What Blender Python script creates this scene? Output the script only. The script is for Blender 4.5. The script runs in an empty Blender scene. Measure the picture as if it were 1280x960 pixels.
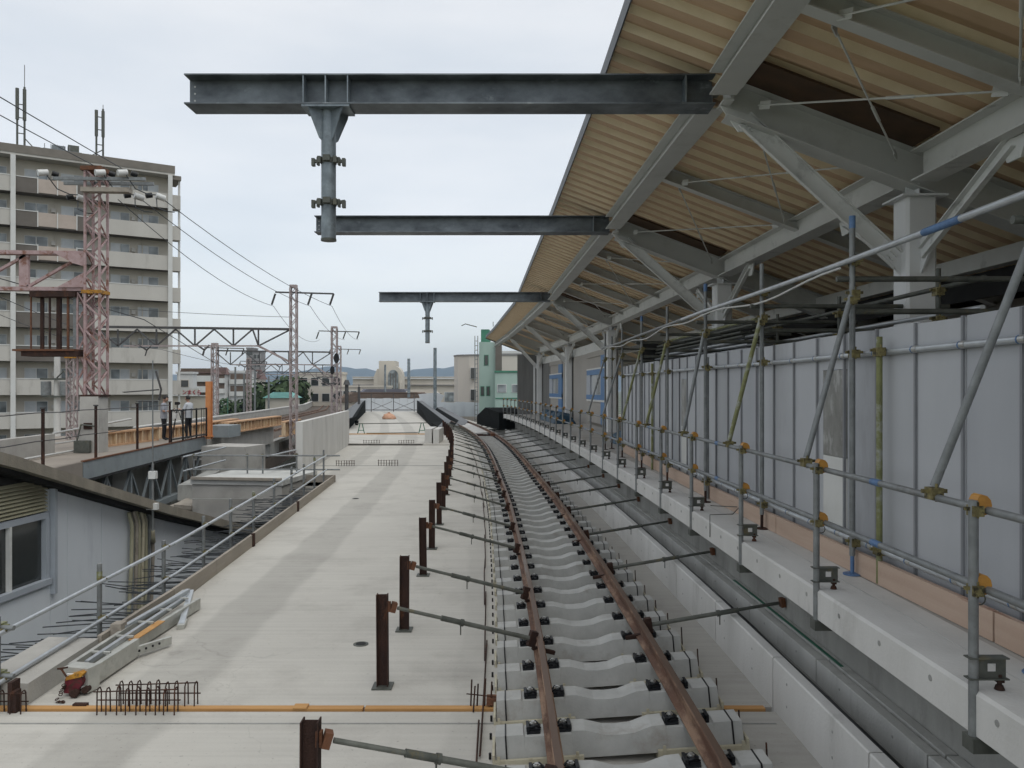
import bpy, bmesh, math, random
import numpy as np
from mathutils import Vector, Matrix
random.seed(7)
R = math.radians
V = Vector
sc = bpy.context.scene
col = sc.collection
# ------------------------------------------------------------------ camera
CAMZ = 3.0
F = 1000.0
HOR = 487.0
cam = bpy.data.objects.new('camera', bpy.data.cameras.new('camera'))
col.objects.link(cam)
cam.location = (0, 0, CAMZ)
cam.rotation_euler = (R(90), 0, 0)
cam.data.sensor_width = 36
cam.data.lens = 36 * F / 1280
cam.data.shift_y = 7 / 1280
cam.data.clip_start = 0.05
cam.data.clip_end = 30000
sc.camera = cam
# ------------------------------------------------------------------ world
W = bpy.data.worlds.new('World'); sc.world = W; W.use_nodes = True
SUN_EL, SUN_ROT = 64, 140
nt = W.node_tree; nd = nt.nodes; nd.clear()
def wn(t, **k):
    n = nd.new(t)
    for a, b in k.items(): setattr(n, a, b)
    return n
out = wn('ShaderNodeOutputWorld'); add = wn('ShaderNodeAddShader')
sky = wn('ShaderNodeTexSky'); sky.sky_type = 'NISHITA'; sky.sun_disc = False
sky.sun_elevation = R(SUN_EL); sky.sun_rotation = R(SUN_ROT)
b1 = wn('ShaderNodeBackground'); b1.inputs[1].default_value = 0.05
b2 = wn('ShaderNodeBackground'); b2.inputs[1].default_value = 1.0
tc = wn('ShaderNodeTexCoord'); mp = wn('ShaderNodeMapping'); mp.inputs['Scale'].default_value = (1.0, 1.0, 4.5)
nz = wn('ShaderNodeTexNoise'); nz.inputs['Scale'].default_value = 2.2; nz.inputs['Detail'].default_value = 5; nz.inputs['Roughness'].default_value = .5
rp = wn('ShaderNodeValToRGB')
rp.color_ramp.elements[0].position = .33; rp.color_ramp.elements[0].color = (.645, .665, .665, 1)
rp.color_ramp.elements[1].position = .62; rp.color_ramp.elements[1].color = (.78, .775, .75, 1)
L = nt.links.new
L(tc.outputs['Generated'], mp.inputs[0]); L(mp.outputs[0], nz.inputs['Vector']); L(nz.outputs['Fac'], rp.inputs[0])
L(rp.outputs[0], b2.inputs[0]); L(sky.outputs[0], b1.inputs[0])
L(b1.outputs[0], add.inputs[0]); L(b2.outputs[0], add.inputs[1]); L(add.outputs[0], out.inputs[0])
sun = bpy.data.objects.new('sun', bpy.data.lights.new('sun', 'SUN'))
sun.data.energy = 1.3; sun.data.angle = R(50); sun.data.color = (1, .995, .92)
az = R(SUN_ROT)
sd = V((math.sin(az) * math.cos(R(SUN_EL)), math.cos(az) * math.cos(R(SUN_EL)), math.sin(R(SUN_EL))))
sun.rotation_euler = sd.to_track_quat('Z', 'Y').to_euler()
col.objects.link(sun)
sc.view_settings.view_transform = 'Standard'; sc.view_settings.look = 'None'
sc.view_settings.exposure = 0; sc.view_settings.gamma = 1
sc.render.engine = 'CYCLES'
sc.cycles.volume_bounces = 0
sc.cycles.max_bounces = 8
sc.cycles.diffuse_bounces = 5
# ------------------------------------------------------------------ materials
M = {}
def mat(name, c, c2=None, rough=.8, metal=0., scale=3., detail=6., bump=0., bscale=40., c3=None, s3=.6, t3=(.55, .7), stretch=(1, 1, 1), spec=.3):
    """principled with two-tone noise, an optional third stain colour and a fine bump"""
    m = bpy.data.materials.new(name); m.use_nodes = True
    n = m.node_tree.nodes; l = m.node_tree.links.new; p = n['Principled BSDF']
    p.inputs['Roughness'].default_value = rough; p.inputs['Metallic'].default_value = metal
    p.inputs['Specular IOR Level'].default_value = spec
    g = n.new('ShaderNodeNewGeometry'); mp = n.new('ShaderNodeMapping'); mp.inputs['Scale'].default_value = stretch
    l(g.outputs['Position'], mp.inputs[0])
    c2 = c2 or tuple(x * .8 for x in c)
    nz = n.new('ShaderNodeTexNoise'); nz.inputs['Scale'].default_value = scale; nz.inputs['Detail'].default_value = detail; nz.inputs['Roughness'].default_value = .62
    l(mp.outputs[0], nz.inputs['Vector'])
    r = n.new('ShaderNodeValToRGB'); r.color_ramp.elements[0].position = .32; r.color_ramp.elements[1].position = .68
    r.color_ramp.elements[0].color = (*c2, 1); r.color_ramp.elements[1].color = (*c, 1)
    l(nz.outputs['Fac'], r.inputs[0]); last = r.outputs[0]
    if c3:
        z = n.new('ShaderNodeTexNoise'); z.inputs['Scale'].default_value = s3; z.inputs['Detail'].default_value = 8; z.inputs['Roughness'].default_value = .7
        l(mp.outputs[0], z.inputs['Vector'])
        q = n.new('ShaderNodeMapRange'); q.inputs[1].default_value = t3[0]; q.inputs[2].default_value = t3[1]
        l(z.outputs['Fac'], q.inputs[0])
        mx = n.new('ShaderNodeMix'); mx.data_type = 'RGBA'; l(q.outputs[0], mx.inputs[0]); l(last, mx.inputs[6]); mx.inputs[7].default_value = (*c3, 1)
        last = mx.outputs[2]
    l(last, p.inputs['Base Color'])
    if bump:
        bz = n.new('ShaderNodeTexNoise'); bz.inputs['Scale'].default_value = bscale; bz.inputs['Detail'].default_value = 4
        l(g.outputs['Position'], bz.inputs['Vector'])
        b = n.new('ShaderNodeBump'); b.inputs['Strength'].default_value = bump; b.inputs['Distance'].default_value = .02
        l(bz.outputs['Fac'], b.inputs['Height']); l(b.outputs[0], p.inputs['Normal'])
    M[name] = m
    return m
mat('concrete', (.44, .425, .395), (.34, .325, .30), .9, scale=1.3, bump=.25, c3=(.22, .215, .2), s3=.9, t3=(.56, .74))
mat('concrete_pale', (.60, .59, .565), (.49, .48, .455), .88, scale=1.1, bump=.2, c3=(.34, .33, .31), s3=1.2, t3=(.57, .75), stretch=(1, 1, .35))
mat('concrete_dark', (.36, .36, .34), (.26, .26, .245), .9, scale=1.2, bump=.3, c3=(.17, .165, .155), s3=.8, t3=(.52, .7), stretch=(1, 1, .4))
mat('concrete_wall', (.54, .54, .515), (.42, .42, .40), .9, scale=1.4, bump=.3, c3=(.30, .30, .28), s3=1.1, t3=(.55, .72), stretch=(1, 1, .3))
mat('sleeper_concrete', (.45, .45, .43), (.36, .36, .345), .85, scale=4, bump=.15, c3=(.30, .28, .25), s3=2.2, t3=(.54, .70))
mat('tray_cream', (.50, .47, .36), (.42, .38, .28), .7, scale=6, c3=(.30, .25, .17), s3=5, t3=(.55, .7))
mat('rail_rust', (.165, .088, .058), (.10, .058, .042), .75, metal=.25, scale=7, bump=.4, bscale=80, c3=(.29, .19, .13), s3=4, t3=(.48, .6), stretch=(1, .3, 1))
mat('rail_head', (.17, .115, .085), (.12, .08, .06), .5, metal=.5, scale=5, c3=(.24, .22, .20), s3=2, t3=(.55, .7), stretch=(1, .2, 1))
mat('rust_dark', (.058, .030, .022), (.034, .020, .017), .85, metal=.2, scale=8, bump=.5, bscale=60, c3=(.13, .055, .03), s3=5, t3=(.55, .7), stretch=(1, 1, .5))
mat('rust_orange', (.19, .085, .045), (.09, .045, .03), .85, scale=8, bump=.4, c3=(.12, .05, .025), s3=4, t3=(.5, .65))
mat('clip_black', (.022, .024, .028), (.012, .013, .015), .42, metal=.3, scale=20)
mat('bolt_steel', (.55, .55, .53), None, .35, metal=.8, scale=20)
mat('galv', (.25, .262, .262), (.17, .178, .18), .5, metal=.35, scale=9, c3=(.16, .155, .15), s3=6, t3=(.55, .72))
mat('galv_dark', (.13, .135, .12), (.075, .08, .07), .6, metal=.3, scale=8, c3=(.17, .14, .07), s3=5, t3=(.58, .7))
mat('galv_blue', (.30, .345, .37), (.17, .20, .22), .48, metal=.35, scale=4, detail=9, c3=(.12, .14, .155), s3=2.2, t3=(.48, .66))
mat('beam_steel', (.21, .235, .25), (.075, .085, .095), .5, metal=.35, scale=2.2, detail=9, c3=(.33, .36, .37), s3=3.2, t3=(.6, .74), stretch=(1, 1, 1.6))
mat('tube_olive', (.24, .25, .11), (.16, .165, .08), .6, metal=.2, scale=10, c3=(.30, .31, .28), s3=5, t3=(.5, .6))
mat('tube_bright', (.52, .55, .57), (.42, .44, .46), .35, metal=.5, scale=8)
mat('tape_blue', (.11, .20, .36), (.07, .13, .25), .5, scale=12)
mat('clamp_brass', (.30, .26, .12), (.12, .10, .05), .55, metal=.5, scale=25, c3=(.05, .045, .03), s3=18, t3=(.5, .6))
mat('clamp_orange', (.50, .25, .05), (.34, .16, .04), .5, scale=14)
mat('hoarding_worn', (.395, .405, .425), (.34, .35, .37), .6, scale=1.2, detail=8, c3=(.25, .255, .265), s3=1.4, t3=(.55, .75), stretch=(1, 1, .25), bump=.06, bscale=5, spec=.4)
mat('hoarding', (.44, .45, .468), (.385, .395, .412), .55, scale=1.0, detail=8, c3=(.29, .295, .305), s3=1.1, t3=(.55, .74), stretch=(1, 1, .3), bump=.05, bscale=6, spec=.4)
mat('hoarding_rib', (.24, .245, .26), (.20, .205, .215), .5, scale=2)
mat('panel_clear', (.24, .24, .225), (.15, .15, .14), .3, scale=3, c3=(.36, .36, .35), s3=2.5, t3=(.5, .62), stretch=(1, 2, 1))
mat('panel_white', (.62, .62, .60), (.56, .56, .53), .6, scale=2)
mat('timber', (.51, .385, .305), (.44, .32, .245), .8, scale=4, bump=.2, c3=(.30, .17, .12), s3=6, t3=(.62, .7), stretch=(1, .15, 3))
mat('timber_grey', (.36, .32, .27), (.27, .24, .205), .85, scale=3, bump=.25, c3=(.18, .155, .13), s3=2.5, t3=(.55, .68), stretch=(1, .2, 2))
mat('timber_orange', (.52, .29, .11), (.42, .22, .08), .75, scale=4, stretch=(.3, 3, 1), c3=(.38, .17, .06), s3=2, t3=(.6, .7))
mat('canopy_paint', (.56, .57, .55), (.51, .52, .50), .6, scale=1.5, c3=(.42, .42, .39), s3=2, t3=(.55, .8))
mat('canopy_pale', (.66, .67, .65), (.58, .59, .57), .55, scale=1.5, c3=(.31, .31, .30), s3=2.4, t3=(.55, .75))
mat('column_white', (.70, .71, .71), (.63, .64, .64), .5, scale=1.5)
mat('deck_tan', (.63, .445, .295), (.53, .37, .24), .85, scale=1.6, c3=(.50, .35, .21), s3=1.2, t3=(.5, .75), stretch=(.5, 2, 1))
mat('deck_ridge', (.90, .78, .58), (.80, .68, .48), .8, scale=3)  # paler copy of deck_tan, paints the light caught along the rib lips
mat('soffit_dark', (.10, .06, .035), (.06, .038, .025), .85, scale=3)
mat('edge_flash', (.10, .105, .11), (.07, .073, .076), .5, metal=.4, scale=4)
mat('wall_beige', (.40, .38, .35), (.36, .34, .315), .8, scale=.8)
mat('wall_greydark', (.20, .20, .195), (.15, .15, .145), .85, scale=1.4, stretch=(3, 3, .3))
mat('frame_blue', (.10, .22, .42), (.08, .18, .36), .5, scale=3)
mat('frame_paleblue', (.42, .455, .50), (.37, .40, .445), .5, scale=3)
mat('glass_dark', (.05, .055, .055), (.03, .035, .035), .12, scale=1, spec=.6)
mat('glass_pale', (.52, .55, .56), (.36, .38, .39), .2, scale=1.6, spec=.6)
mat('siding', (.71, .745, .785), (.65, .685, .725), .6, scale=.9, c3=(.52, .55, .60), s3=1.5, t3=(.56, .8), stretch=(1, 1, .3))
mat('verge', (.30, .27, .22), (.20, .18, .15), .9, scale=3, bump=.5, c3=(.22, .21, .18), s3=1.2, t3=(.55, .7), stretch=(1, 1, .3))
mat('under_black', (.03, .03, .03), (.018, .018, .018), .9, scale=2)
mat('louvre', (.40, .38, .27), (.33, .31, .22), .7, scale=2)
mat('rubber_black', (.010, .012, .012), (.007, .008, .008), .95, scale=4, spec=.08)
mat('sheet_grey', (.13, .135, .14), (.10, .103, .108), .6, scale=4)
mat('tarp_blue', (.035, .085, .13), (.02, .05, .085), .55, scale=5, bump=.6, bscale=6)
mat('bag_orange', (.55, .33, .22), (.45, .25, .17), .7, scale=6)
mat('pink_paint', (.44, .325, .32), (.34, .235, .23), .7, scale=6, bump=.2, c3=(.22, .11, .08), s3=3.5, t3=(.52, .62))
mat('pole_pale', (.40, .34, .33), (.28, .23, .225), .7, scale=6, c3=(.20, .14, .13), s3=5, t3=(.56, .68))
mat('wire', (.05, .055, .06), None, .6, scale=2)
mat('gantry_dark', (.10, .10, .10), (.07, .065, .065), .7, metal=.2, scale=4)
mat('insulator', (.62, .62, .60), None, .3, scale=4)
mat('apt_beige', (.54, .50, .43), (.48, .445, .385), .85, scale=.5, stretch=(1, 1, .4))
mat('apt_parapet', (.50, .48, .44), (.44, .42, .385), .85, scale=.35, c3=(.30, .28, .25), s3=.5, t3=(.55, .75), stretch=(1, 1, .25))
mat('apt_white', (.60, .60, .58), (.54, .54, .52), .8, scale=1)
mat('apt_brown', (.145, .13, .115), (.12, .105, .092), .8, scale=1)
mat('apt_pink', (.44, .37, .32), (.38, .32, .275), .5, scale=1)
mat('apt_roof', (.20, .18, .155), (.16, .145, .125), .8, scale=1)
mat('window_glass', (.30, .33, .34), (.10, .115, .12), .2, scale=.9, detail=1, spec=.6)
mat('window_pale', (.55, .57, .58), (.42, .44, .45), .3, scale=.6)
mat('green_paint', (.36, .47, .42), (.32, .42, .375), .75, scale=.5, c3=(.16, .33, .26), s3=.4, t3=(.55, .75), stretch=(1, 1, .25))
mat('green_dark', (.07, .22, .15), None, .7, scale=2)
mat('cream_wall', (.60, .55, .49), (.55, .50, .45), .85, scale=.4, c3=(.47, .43, .38), s3=.3, t3=(.55, .75), stretch=(1, 1, .25))
mat('school_wall', (.56, .52, .45), (.50, .46, .40), .85, scale=.2)
mat('white_wall', (.60, .60, .59), (.54, .54, .53), .85, scale=.2)
mat('roof_maroon', (.20, .13, .12), (.16, .105, .095), .8, scale=.5)
mat('roof_brown', (.15, .11, .085), (.11, .08, .062), .85, scale=1)
mat('roof_slate', (.13, .13, .155), (.10, .10, .12), .7, scale=1)
mat('roof_teal', (.20, .44, .40), (.16, .37, .34), .6, scale=.5)
mat('tower_grey', (.26, .25, .25), (.22, .21, .21), .8, scale=.2)
mat('fence_white', (.58, .61, .64), (.52, .55, .58), .6, scale=1)
mat('girder_grey', (.27, .30, .31), (.21, .235, .245), .6, scale=1.4, c3=(.17, .15, .12), s3=1.5, t3=(.58, .72))
mat('deck_beige', (.30, .26, .22), (.24, .21, .18), .85, scale=1.2)
mat('tan_form', (.55, .40, .27), (.42, .27, .17), .8, scale=5, c3=(.66, .52, .34), s3=3, t3=(.45, .55), stretch=(3, 3, .3))
mat('prop_grey', (.17, .175, .155), (.11, .115, .10), .6, metal=.3, scale=8, c3=(.20, .17, .10), s3=5, t3=(.58, .7))
mat('tan_flange', (.56, .36, .22), (.46, .27, .15), .8, scale=3)
mat('orange_paint', (.60, .26, .10), (.50, .20, .08), .7, scale=4)
mat('ballast', (.13, .105, .085), (.06, .05, .042), .95, scale=9, bump=.8, bscale=14)
mat('earth', (.16, .155, .14), (.09, .09, .08), .95, scale=.15, c3=(.07, .10, .045), s3=.03, t3=(.48, .56))
mat('leaf', (.062, .095, .042), (.035, .06, .026), .8, scale=1.2)
mat('leaf_pale', (.11, .14, .075), (.07, .095, .045), .8, scale=1.2)
mat('bark', (.09, .07, .05), None, .9, scale=6)
mat('hill', (.035, .06, .05), (.025, .045, .038), 1, scale=.002, spec=0)
mat('skin', (.42, .26, .19), (.38, .23, .17), .6, scale=10)
mat('hair', (.012, .011, .011), None, .5, scale=10)
mat('shirt_grey', (.32, .33, .36), (.22, .23, .26), .8, scale=14)
mat('shirt_pale', (.52, .54, .57), (.42, .44, .47), .8, scale=10)
mat('cloth_black', (.018, .018, .022), None, .85, scale=10)
mat('white_paint', (.70, .70, .68), (.6, .6, .58), .6, scale=4)
mat('alu', (.52, .52, .48), (.40, .40, .37), .45, metal=.35, scale=6, c3=(.30, .29, .26), s3=4, t3=(.55, .7))
mat('red_paint', (.17, .018, .03), (.05, .012, .015), .6, scale=14, c3=(.05, .03, .02), s3=12, t3=(.5, .6))
mat('yellow_paint', (.50, .25, .03), (.30, .13, .02), .6, scale=12, c3=(.10, .06, .03), s3=14, t3=(.52, .62))
mat('cable_black', (.012, .012, .013), None, .45, scale=3)
mat('cable_white', (.55, .55, .53), None, .5, scale=3)
mat('green_steel', (.04, .16, .10), (.03, .12, .08), .6, scale=4)
mat('sign_red', (.45, .04, .06), None, .6, scale=2)
mat('net_green', (.08, .20, .15), (.06, .15, .11), .8, scale=2)
# deck material: broad longitudinal bands of damp / older concrete, cross trowel marks
def deck_mat(name, bands):
    m = mat(name, (.51, .49, .445), (.455, .436, .398), .9, scale=.45, bump=.2, bscale=25, c3=(.40, .38, .345), s3=.8, t3=(.50, .70))
    n = m.node_tree.nodes; l = m.node_tree.links.new; p = n['Principled BSDF']
    src = p.inputs['Base Color'].links[0].from_socket
    uv = n.new('ShaderNodeUVMap'); sep = n.new('ShaderNodeSeparateXYZ'); l(uv.outputs[0], sep.inputs[0])
    nz = n.new('ShaderNodeTexNoise'); nz.inputs['Scale'].default_value = 1.1; nz.inputs['Detail'].default_value = 7
    g = n.new('ShaderNodeNewGeometry'); l(g.outputs['Position'], nz.inputs['Vector'])
    a = n.new('ShaderNodeMath'); a.operation = 'MULTIPLY_ADD'; l(nz.outputs['Fac'], a.inputs[0]); a.inputs[1].default_value = .25; l(sep.outputs[0], a.inputs[2])
    b = n.new('ShaderNodeMath'); b.operation = 'MULTIPLY_ADD'; l(a.outputs[0], b.inputs[0]); b.inputs[1].default_value = 1 / 12; b.inputs[2].default_value = (10 - .125) / 12
    r = n.new('ShaderNodeValToRGB'); cr = r.color_ramp
    while len(cr.elements) > 1: cr.elements.remove(cr.elements[0])
    first = True
    for o, v in bands:
        t = (o + 10) / 12
        if first: e = cr.elements[0]; e.position = t; first = False
        else: e = cr.elements.new(t)
        e.color = (v, v, v, 1)
    l(b.outputs[0], r.inputs[0])
    mp = n.new('ShaderNodeMapping'); mp.inputs['Scale'].default_value = (.35, 13, 1)
    l(g.outputs['Position'], mp.inputs[0])
    w = n.new('ShaderNodeTexNoise'); w.inputs['Scale'].default_value = 1; w.inputs['Detail'].default_value = 6; l(mp.outputs[0], w.inputs['Vector'])
    wr = n.new('ShaderNodeMapRange'); wr.inputs[1].default_value = .35; wr.inputs[2].default_value = .65; wr.inputs[3].default_value = .94; wr.inputs[4].default_value = 1.03; l(w.outputs['Fac'], wr.inputs[0])
    mm = n.new('ShaderNodeMath'); mm.operation = 'MULTIPLY'; l(r.outputs[0], mm.inputs[0]); l(wr.outputs[0], mm.inputs[1])
    vm = n.new('ShaderNodeVectorMath'); vm.operation = 'SCALE'; l(src, vm.inputs[0]); l(mm.outputs[0], vm.inputs[3])
    # grit and small dark specks
    sn = n.new('ShaderNodeTexNoise'); sn.inputs['Scale'].default_value = 26; sn.inputs['Detail'].default_value = 3; l(g.outputs['Position'], sn.inputs['Vector'])
    sr = n.new('ShaderNodeMapRange'); sr.inputs[1].default_value = .67; sr.inputs[2].default_value = .73; sr.inputs[3].default_value = 1; sr.inputs[4].default_value = .72; l(sn.outputs['Fac'], sr.inputs[0])
    # hairline cracks
    vo = n.new('ShaderNodeTexVoronoi'); vo.feature = 'DISTANCE_TO_EDGE'; vo.inputs['Scale'].default_value = .16
    dn = n.new('ShaderNodeTexNoise'); dn.inputs['Scale'].default_value = 1.3; dn.inputs['Detail'].default_value = 6; l(g.outputs['Position'], dn.inputs['Vector'])
    va = n.new('ShaderNodeVectorMath'); va.operation = 'MULTIPLY_ADD'; l(dn.outputs['Color'], va.inputs[0]); va.inputs[1].default_value = (1.6, 1.6, 0); l(g.outputs['Position'], va.inputs[2]); l(va.outputs[0], vo.inputs['Vector'])
    vr = n.new('ShaderNodeMapRange'); vr.inputs[1].default_value = .0; vr.inputs[2].default_value = .0016; vr.inputs[3].default_value = .86; vr.inputs[4].default_value = 1; l(vo.outputs['Distance'], vr.inputs[0])
    m2 = n.new('ShaderNodeMath'); m2.operation = 'MULTIPLY'; l(sr.outputs[0], m2.inputs[0]); l(vr.outputs[0], m2.inputs[1])
    v2 = n.new('ShaderNodeVectorMath'); v2.operation = 'SCALE'; l(vm.outputs[0], v2.inputs[0]); l(m2.outputs[0], v2.inputs[3])
    l(v2.outputs[0], p.inputs['Base Color'])
    return m
deck_mat('deck_concrete', [(-9.5, .95), (-6.6, .98), (-6.5, .84), (-5.9, .84), (-5.8, 1.0), (-4.8, 1.0), (-4.72, .84), (-4.02, .83), (-3.93, 1.0), (-2.35, 1.02), (-1.5, 1.02), (-1.42, .93), (-.5, .91), (1.2, .8), (1.7, .75)])

# ------------------------------------------------------------------ helpers
WO = {}      # world origin of every object built
class MB:
    """collects shapes, builds ONE mesh object"""
    def __init__(s): s.v = []; s.f = []; s.mi = []; s.sm = []; s.cm = 0
    def add(s, vs, fs, smooth=False):
        o = len(s.v); s.v += [tuple(v) for v in vs]
        s.f += [tuple(i + o for i in f) for f in fs]; s.mi += [s.cm] * len(fs); s.sm += [smooth] * len(fs); return s
    def box(s, x0, x1, y0, y1, z0, z1):
        return s.add([(x, y, z) for x in (x0, x1) for y in (y0, y1) for z in (z0, z1)],
                     [(0, 1, 3, 2), (4, 6, 7, 5), (0, 4, 5, 1), (2, 3, 7, 6), (0, 2, 6, 4), (1, 5, 7, 3)])
    def bar(s, a, b, w, h, up=(0, 0, 1), os=0, ou=0):
        """box beam from a to b, w sideways, h along up, offset sideways / up"""
        a = V(a); b = V(b); d = (b - a).normalized(); sd = d.cross(V(up))
        if sd.length < 1e-4: sd = d.cross(V((0, 1, 0)))
        sd.normalize(); u = sd.cross(d)
        vs = [p + sd * (os + i * w / 2) + u * (ou + j * h / 2) for p in (a, b) for i in (-1, 1) for j in (-1, 1)]
        return s.add(vs, [(0, 1, 3, 2), (4, 6, 7, 5), (0, 4, 5, 1), (2, 3, 7, 6), (0, 2, 6, 4), (1, 5, 7, 3)])
    def hbeam(s, a, b, h, w, t=.014, up=(0, 0, 1)):
        s.bar(a, b, t, h - 2 * t, up); s.bar(a, b, w, t, up, 0, h / 2 - t / 2); return s.bar(a, b, w, t, up, 0, -h / 2 + t / 2)
    def tube(s, pts, r, n=8, r2=None, caps=True):
        pts = [V(p) for p in pts]; rings = []; pu = None
        for i, p in enumerate(pts):
            d = (pts[min(i + 1, len(pts) - 1)] - pts[max(i - 1, 0)]).normalized()
            if pu is None:
                u = d.cross(V((0, 0, 1)))
                if u.length < 1e-3: u = d.cross(V((0, 1, 0)))
            else: u = pu - d * pu.dot(d)
            u.normalize(); pu = u; w = d.cross(u)
            rr = r if r2 is None else r + (r2 - r) * i / (len(pts) - 1)
            rings.append([p + (u * math.cos(2 * math.pi * k / n) + w * math.sin(2 * math.pi * k / n)) * rr for k in range(n)])
        vs = [v for g in rings for v in g]
        fs = [(i * n + k, i * n + (k + 1) % n, (i + 1) * n + (k + 1) % n, (i + 1) * n + k) for i in range(len(pts) - 1) for k in range(n)]
        s.add(vs, fs, True)
        if caps:
            s.add(rings[0], [tuple(range(n))]); s.add(rings[-1], [tuple(range(n))])
        return s
    def prism(s, poly, d):
        """poly: 3-D outline, extruded by vector d"""
        n = len(poly); d = V(d); a = [V(p) for p in poly]; b = [p + d for p in a]
        return s.add(a + b, [tuple(range(n - 1, -1, -1)), tuple(range(n, 2 * n))] + [(i, (i + 1) % n, n + (i + 1) % n, n + i) for i in range(n)])
    def sweep(s, prof, frames, closed=True, caps=True, smooth=False):
        """prof: list of (o,z); frames: function list of point functions"""
        n = len(prof); vs = []
        for fr in frames: vs += [fr(o, z) for o, z in prof]
        m = n if closed else n - 1
        fs = [(i * n + k, i * n + (k + 1) % n, (i + 1) * n + (k + 1) % n, (i + 1) * n + k) for i in range(len(frames) - 1) for k in range(m)]
        if caps and closed: fs += [tuple(range(n)), tuple((len(frames) - 1) * n + k for k in range(n))]
        return s.add(vs, fs, smooth)
    def build(s, name, material, parent=None, loc=None):
        me = bpy.data.meshes.new(name)
        org = V(WO[parent.name]) if parent is not None else V((0, 0, 0))
        if parent is None:
            a = np.array(s.v); lo = a.min(0); hi = a.max(0)
            org = V(loc) if loc is not None else V(((lo[0] + hi[0]) / 2, (lo[1] + hi[1]) / 2, lo[2]))
        me.from_pydata([(v[0] - org[0], v[1] - org[1], v[2] - org[2]) for v in s.v], [], s.f)
        for mm in (material if isinstance(material, (list, tuple)) else [material]): me.materials.append(M[mm])
        me.polygons.foreach_set('material_index', s.mi); me.polygons.foreach_set('use_smooth', s.sm)
        bm = bmesh.new(); bm.from_mesh(me); bmesh.ops.recalc_face_normals(bm, faces=bm.faces); bm.to_mesh(me); bm.free()
        me.update()
        o = bpy.data.objects.new(name, me); col.objects.link(o)
        WO[o.name] = tuple(org)
        if parent is not None: o.parent = parent; o.location = (0, 0, 0)
        else: o.location = org
        return o
def tag(o, label=None, cat=None, group=None, kind=None):
    if label: o['label'] = label
    if cat: o['category'] = cat
    if group: o['group'] = group
    if kind: o['kind'] = kind
    return o
def thing(name, label, cat, loc=(0, 0, 0), group=None, local=False):
    o = bpy.data.objects.new(name, None); col.objects.link(o); o.location = loc; o.empty_display_size = .2
    WO[o.name] = (0., 0., 0.) if local else tuple(float(x) for x in loc)
    return tag(o, label, cat, group)
def solo(name, mb, material, label, cat, group=None):
    return tag(mb.build(name, material), label, cat, group)
def struct(name, mb, material):
    return tag(mb.build(name, material), kind='structure')
def copy_tree(o, kids, parent=None):
    c = o.copy(); col.objects.link(c)
    if parent is not None: c.parent = parent
    for ch in kids.get(o.name, []): copy_tree(ch, kids, c)
    return c
def kidmap(root):
    k = {}
    for o in bpy.data.objects:
        if o.parent: k.setdefault(o.parent.name, []).append(o)
    return k
NTH = ['first', 'second', 'third', 'fourth', 'fifth', 'sixth', 'seventh', 'eighth', 'ninth', 'tenth', 'eleventh', 'twelfth']
def nth(i):
    if i < 12: return NTH[i]
    j = i + 1
    return str(j) + ('st' if j % 10 == 1 and j != 11 else 'nd' if j % 10 == 2 and j != 12 else 'rd' if j % 10 == 3 and j != 13 else 'th')
def spline(P):
    x, y = np.array(P, float).T; n = len(x); h = np.diff(x)
    A = np.zeros((n, n)); b = np.zeros(n); A[0, 0] = A[-1, -1] = 1
    for i in range(1, n - 1):
        A[i, i - 1] = h[i - 1]; A[i, i] = 2 * (h[i - 1] + h[i]); A[i, i + 1] = h[i]
        b[i] = 6 * ((y[i + 1] - y[i]) / h[i] - (y[i] - y[i - 1]) / h[i - 1])
    m = np.linalg.solve(A, b)
    def f(t):
        i = int(min(max(np.searchsorted(x, t) - 1, 0), n - 2)); 
        if t < x[0] or t > x[-1]:
            j = 0 if t < x[0] else n - 1; k = 0 if t < x[0] else n - 2
            s = (y[k + 1] - y[k]) / h[k] + (-h[k] * (2 * m[k] + m[k + 1]) / 6 if t < x[0] else h[k] * (m[k] + 2 * m[k + 1]) / 6)
            return float(y[j] + s * (t - x[j]))
        a = (x[i + 1] - t) / h[i]; c = (t - x[i]) / h[i]
        return float(a * y[i] + c * y[i + 1] + ((a ** 3 - a) * m[i] + (c ** 3 - c) * m[i + 1]) * h[i] ** 2 / 6)
    return f
def lin(P):
    x, y = np.array(P, float).T
    def f(t):
        if t < x[0]: return float(y[0] + (y[1] - y[0]) / (x[1] - x[0]) * (t - x[0]))
        if t > x[-1]: return float(y[-1] + (y[-1] - y[-2]) / (x[-1] - x[-2]) * (t - x[-1]))
        return float(np.interp(t, x, y))
    return f
# centre line of the new track: x as a function of the distance y
cx = spline([(0, .93), (6.2, .89), (9, .85), (14.3, .69), (19.7, .47), (24.3, .22), (35.9, -.50), (46, -1.45), (64.7, -4.1), (86, -7.9), (110, -13.3)])
def tang(y, f=None):
    f = f or cx
    return V((f(y + .5) - f(y - .5), 1, 0)).normalized()
def fr(y, f=None):
    f = f or cx; t = tang(y, f); n = V((t.y, -t.x, 0)); c = V((f(y), y, 0))
    return lambda o, z: c + n * o + V((0, 0, z))
def pt(y, o, z, f=None): return fr(y, f)(o, z)
def ys(a, b, step=1.0):
    n = max(1, int(round((b - a) / step))); return [a + (b - a) * i / n for i in range(n + 1)]
def ruv(ob, prof_n, u_of_v):
    me = ob.data; uv = me.uv_layers.new(name='UVMap'); org = V(WO[ob.name])
    for lp in me.loops:
        co = me.vertices[lp.vertex_index].co + org; uv.data[lp.index].uv = u_of_v(co)
def uvdeck(ob): ruv(ob, 0, lambda co: (co.x - cx(co.y), co.y))
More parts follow.
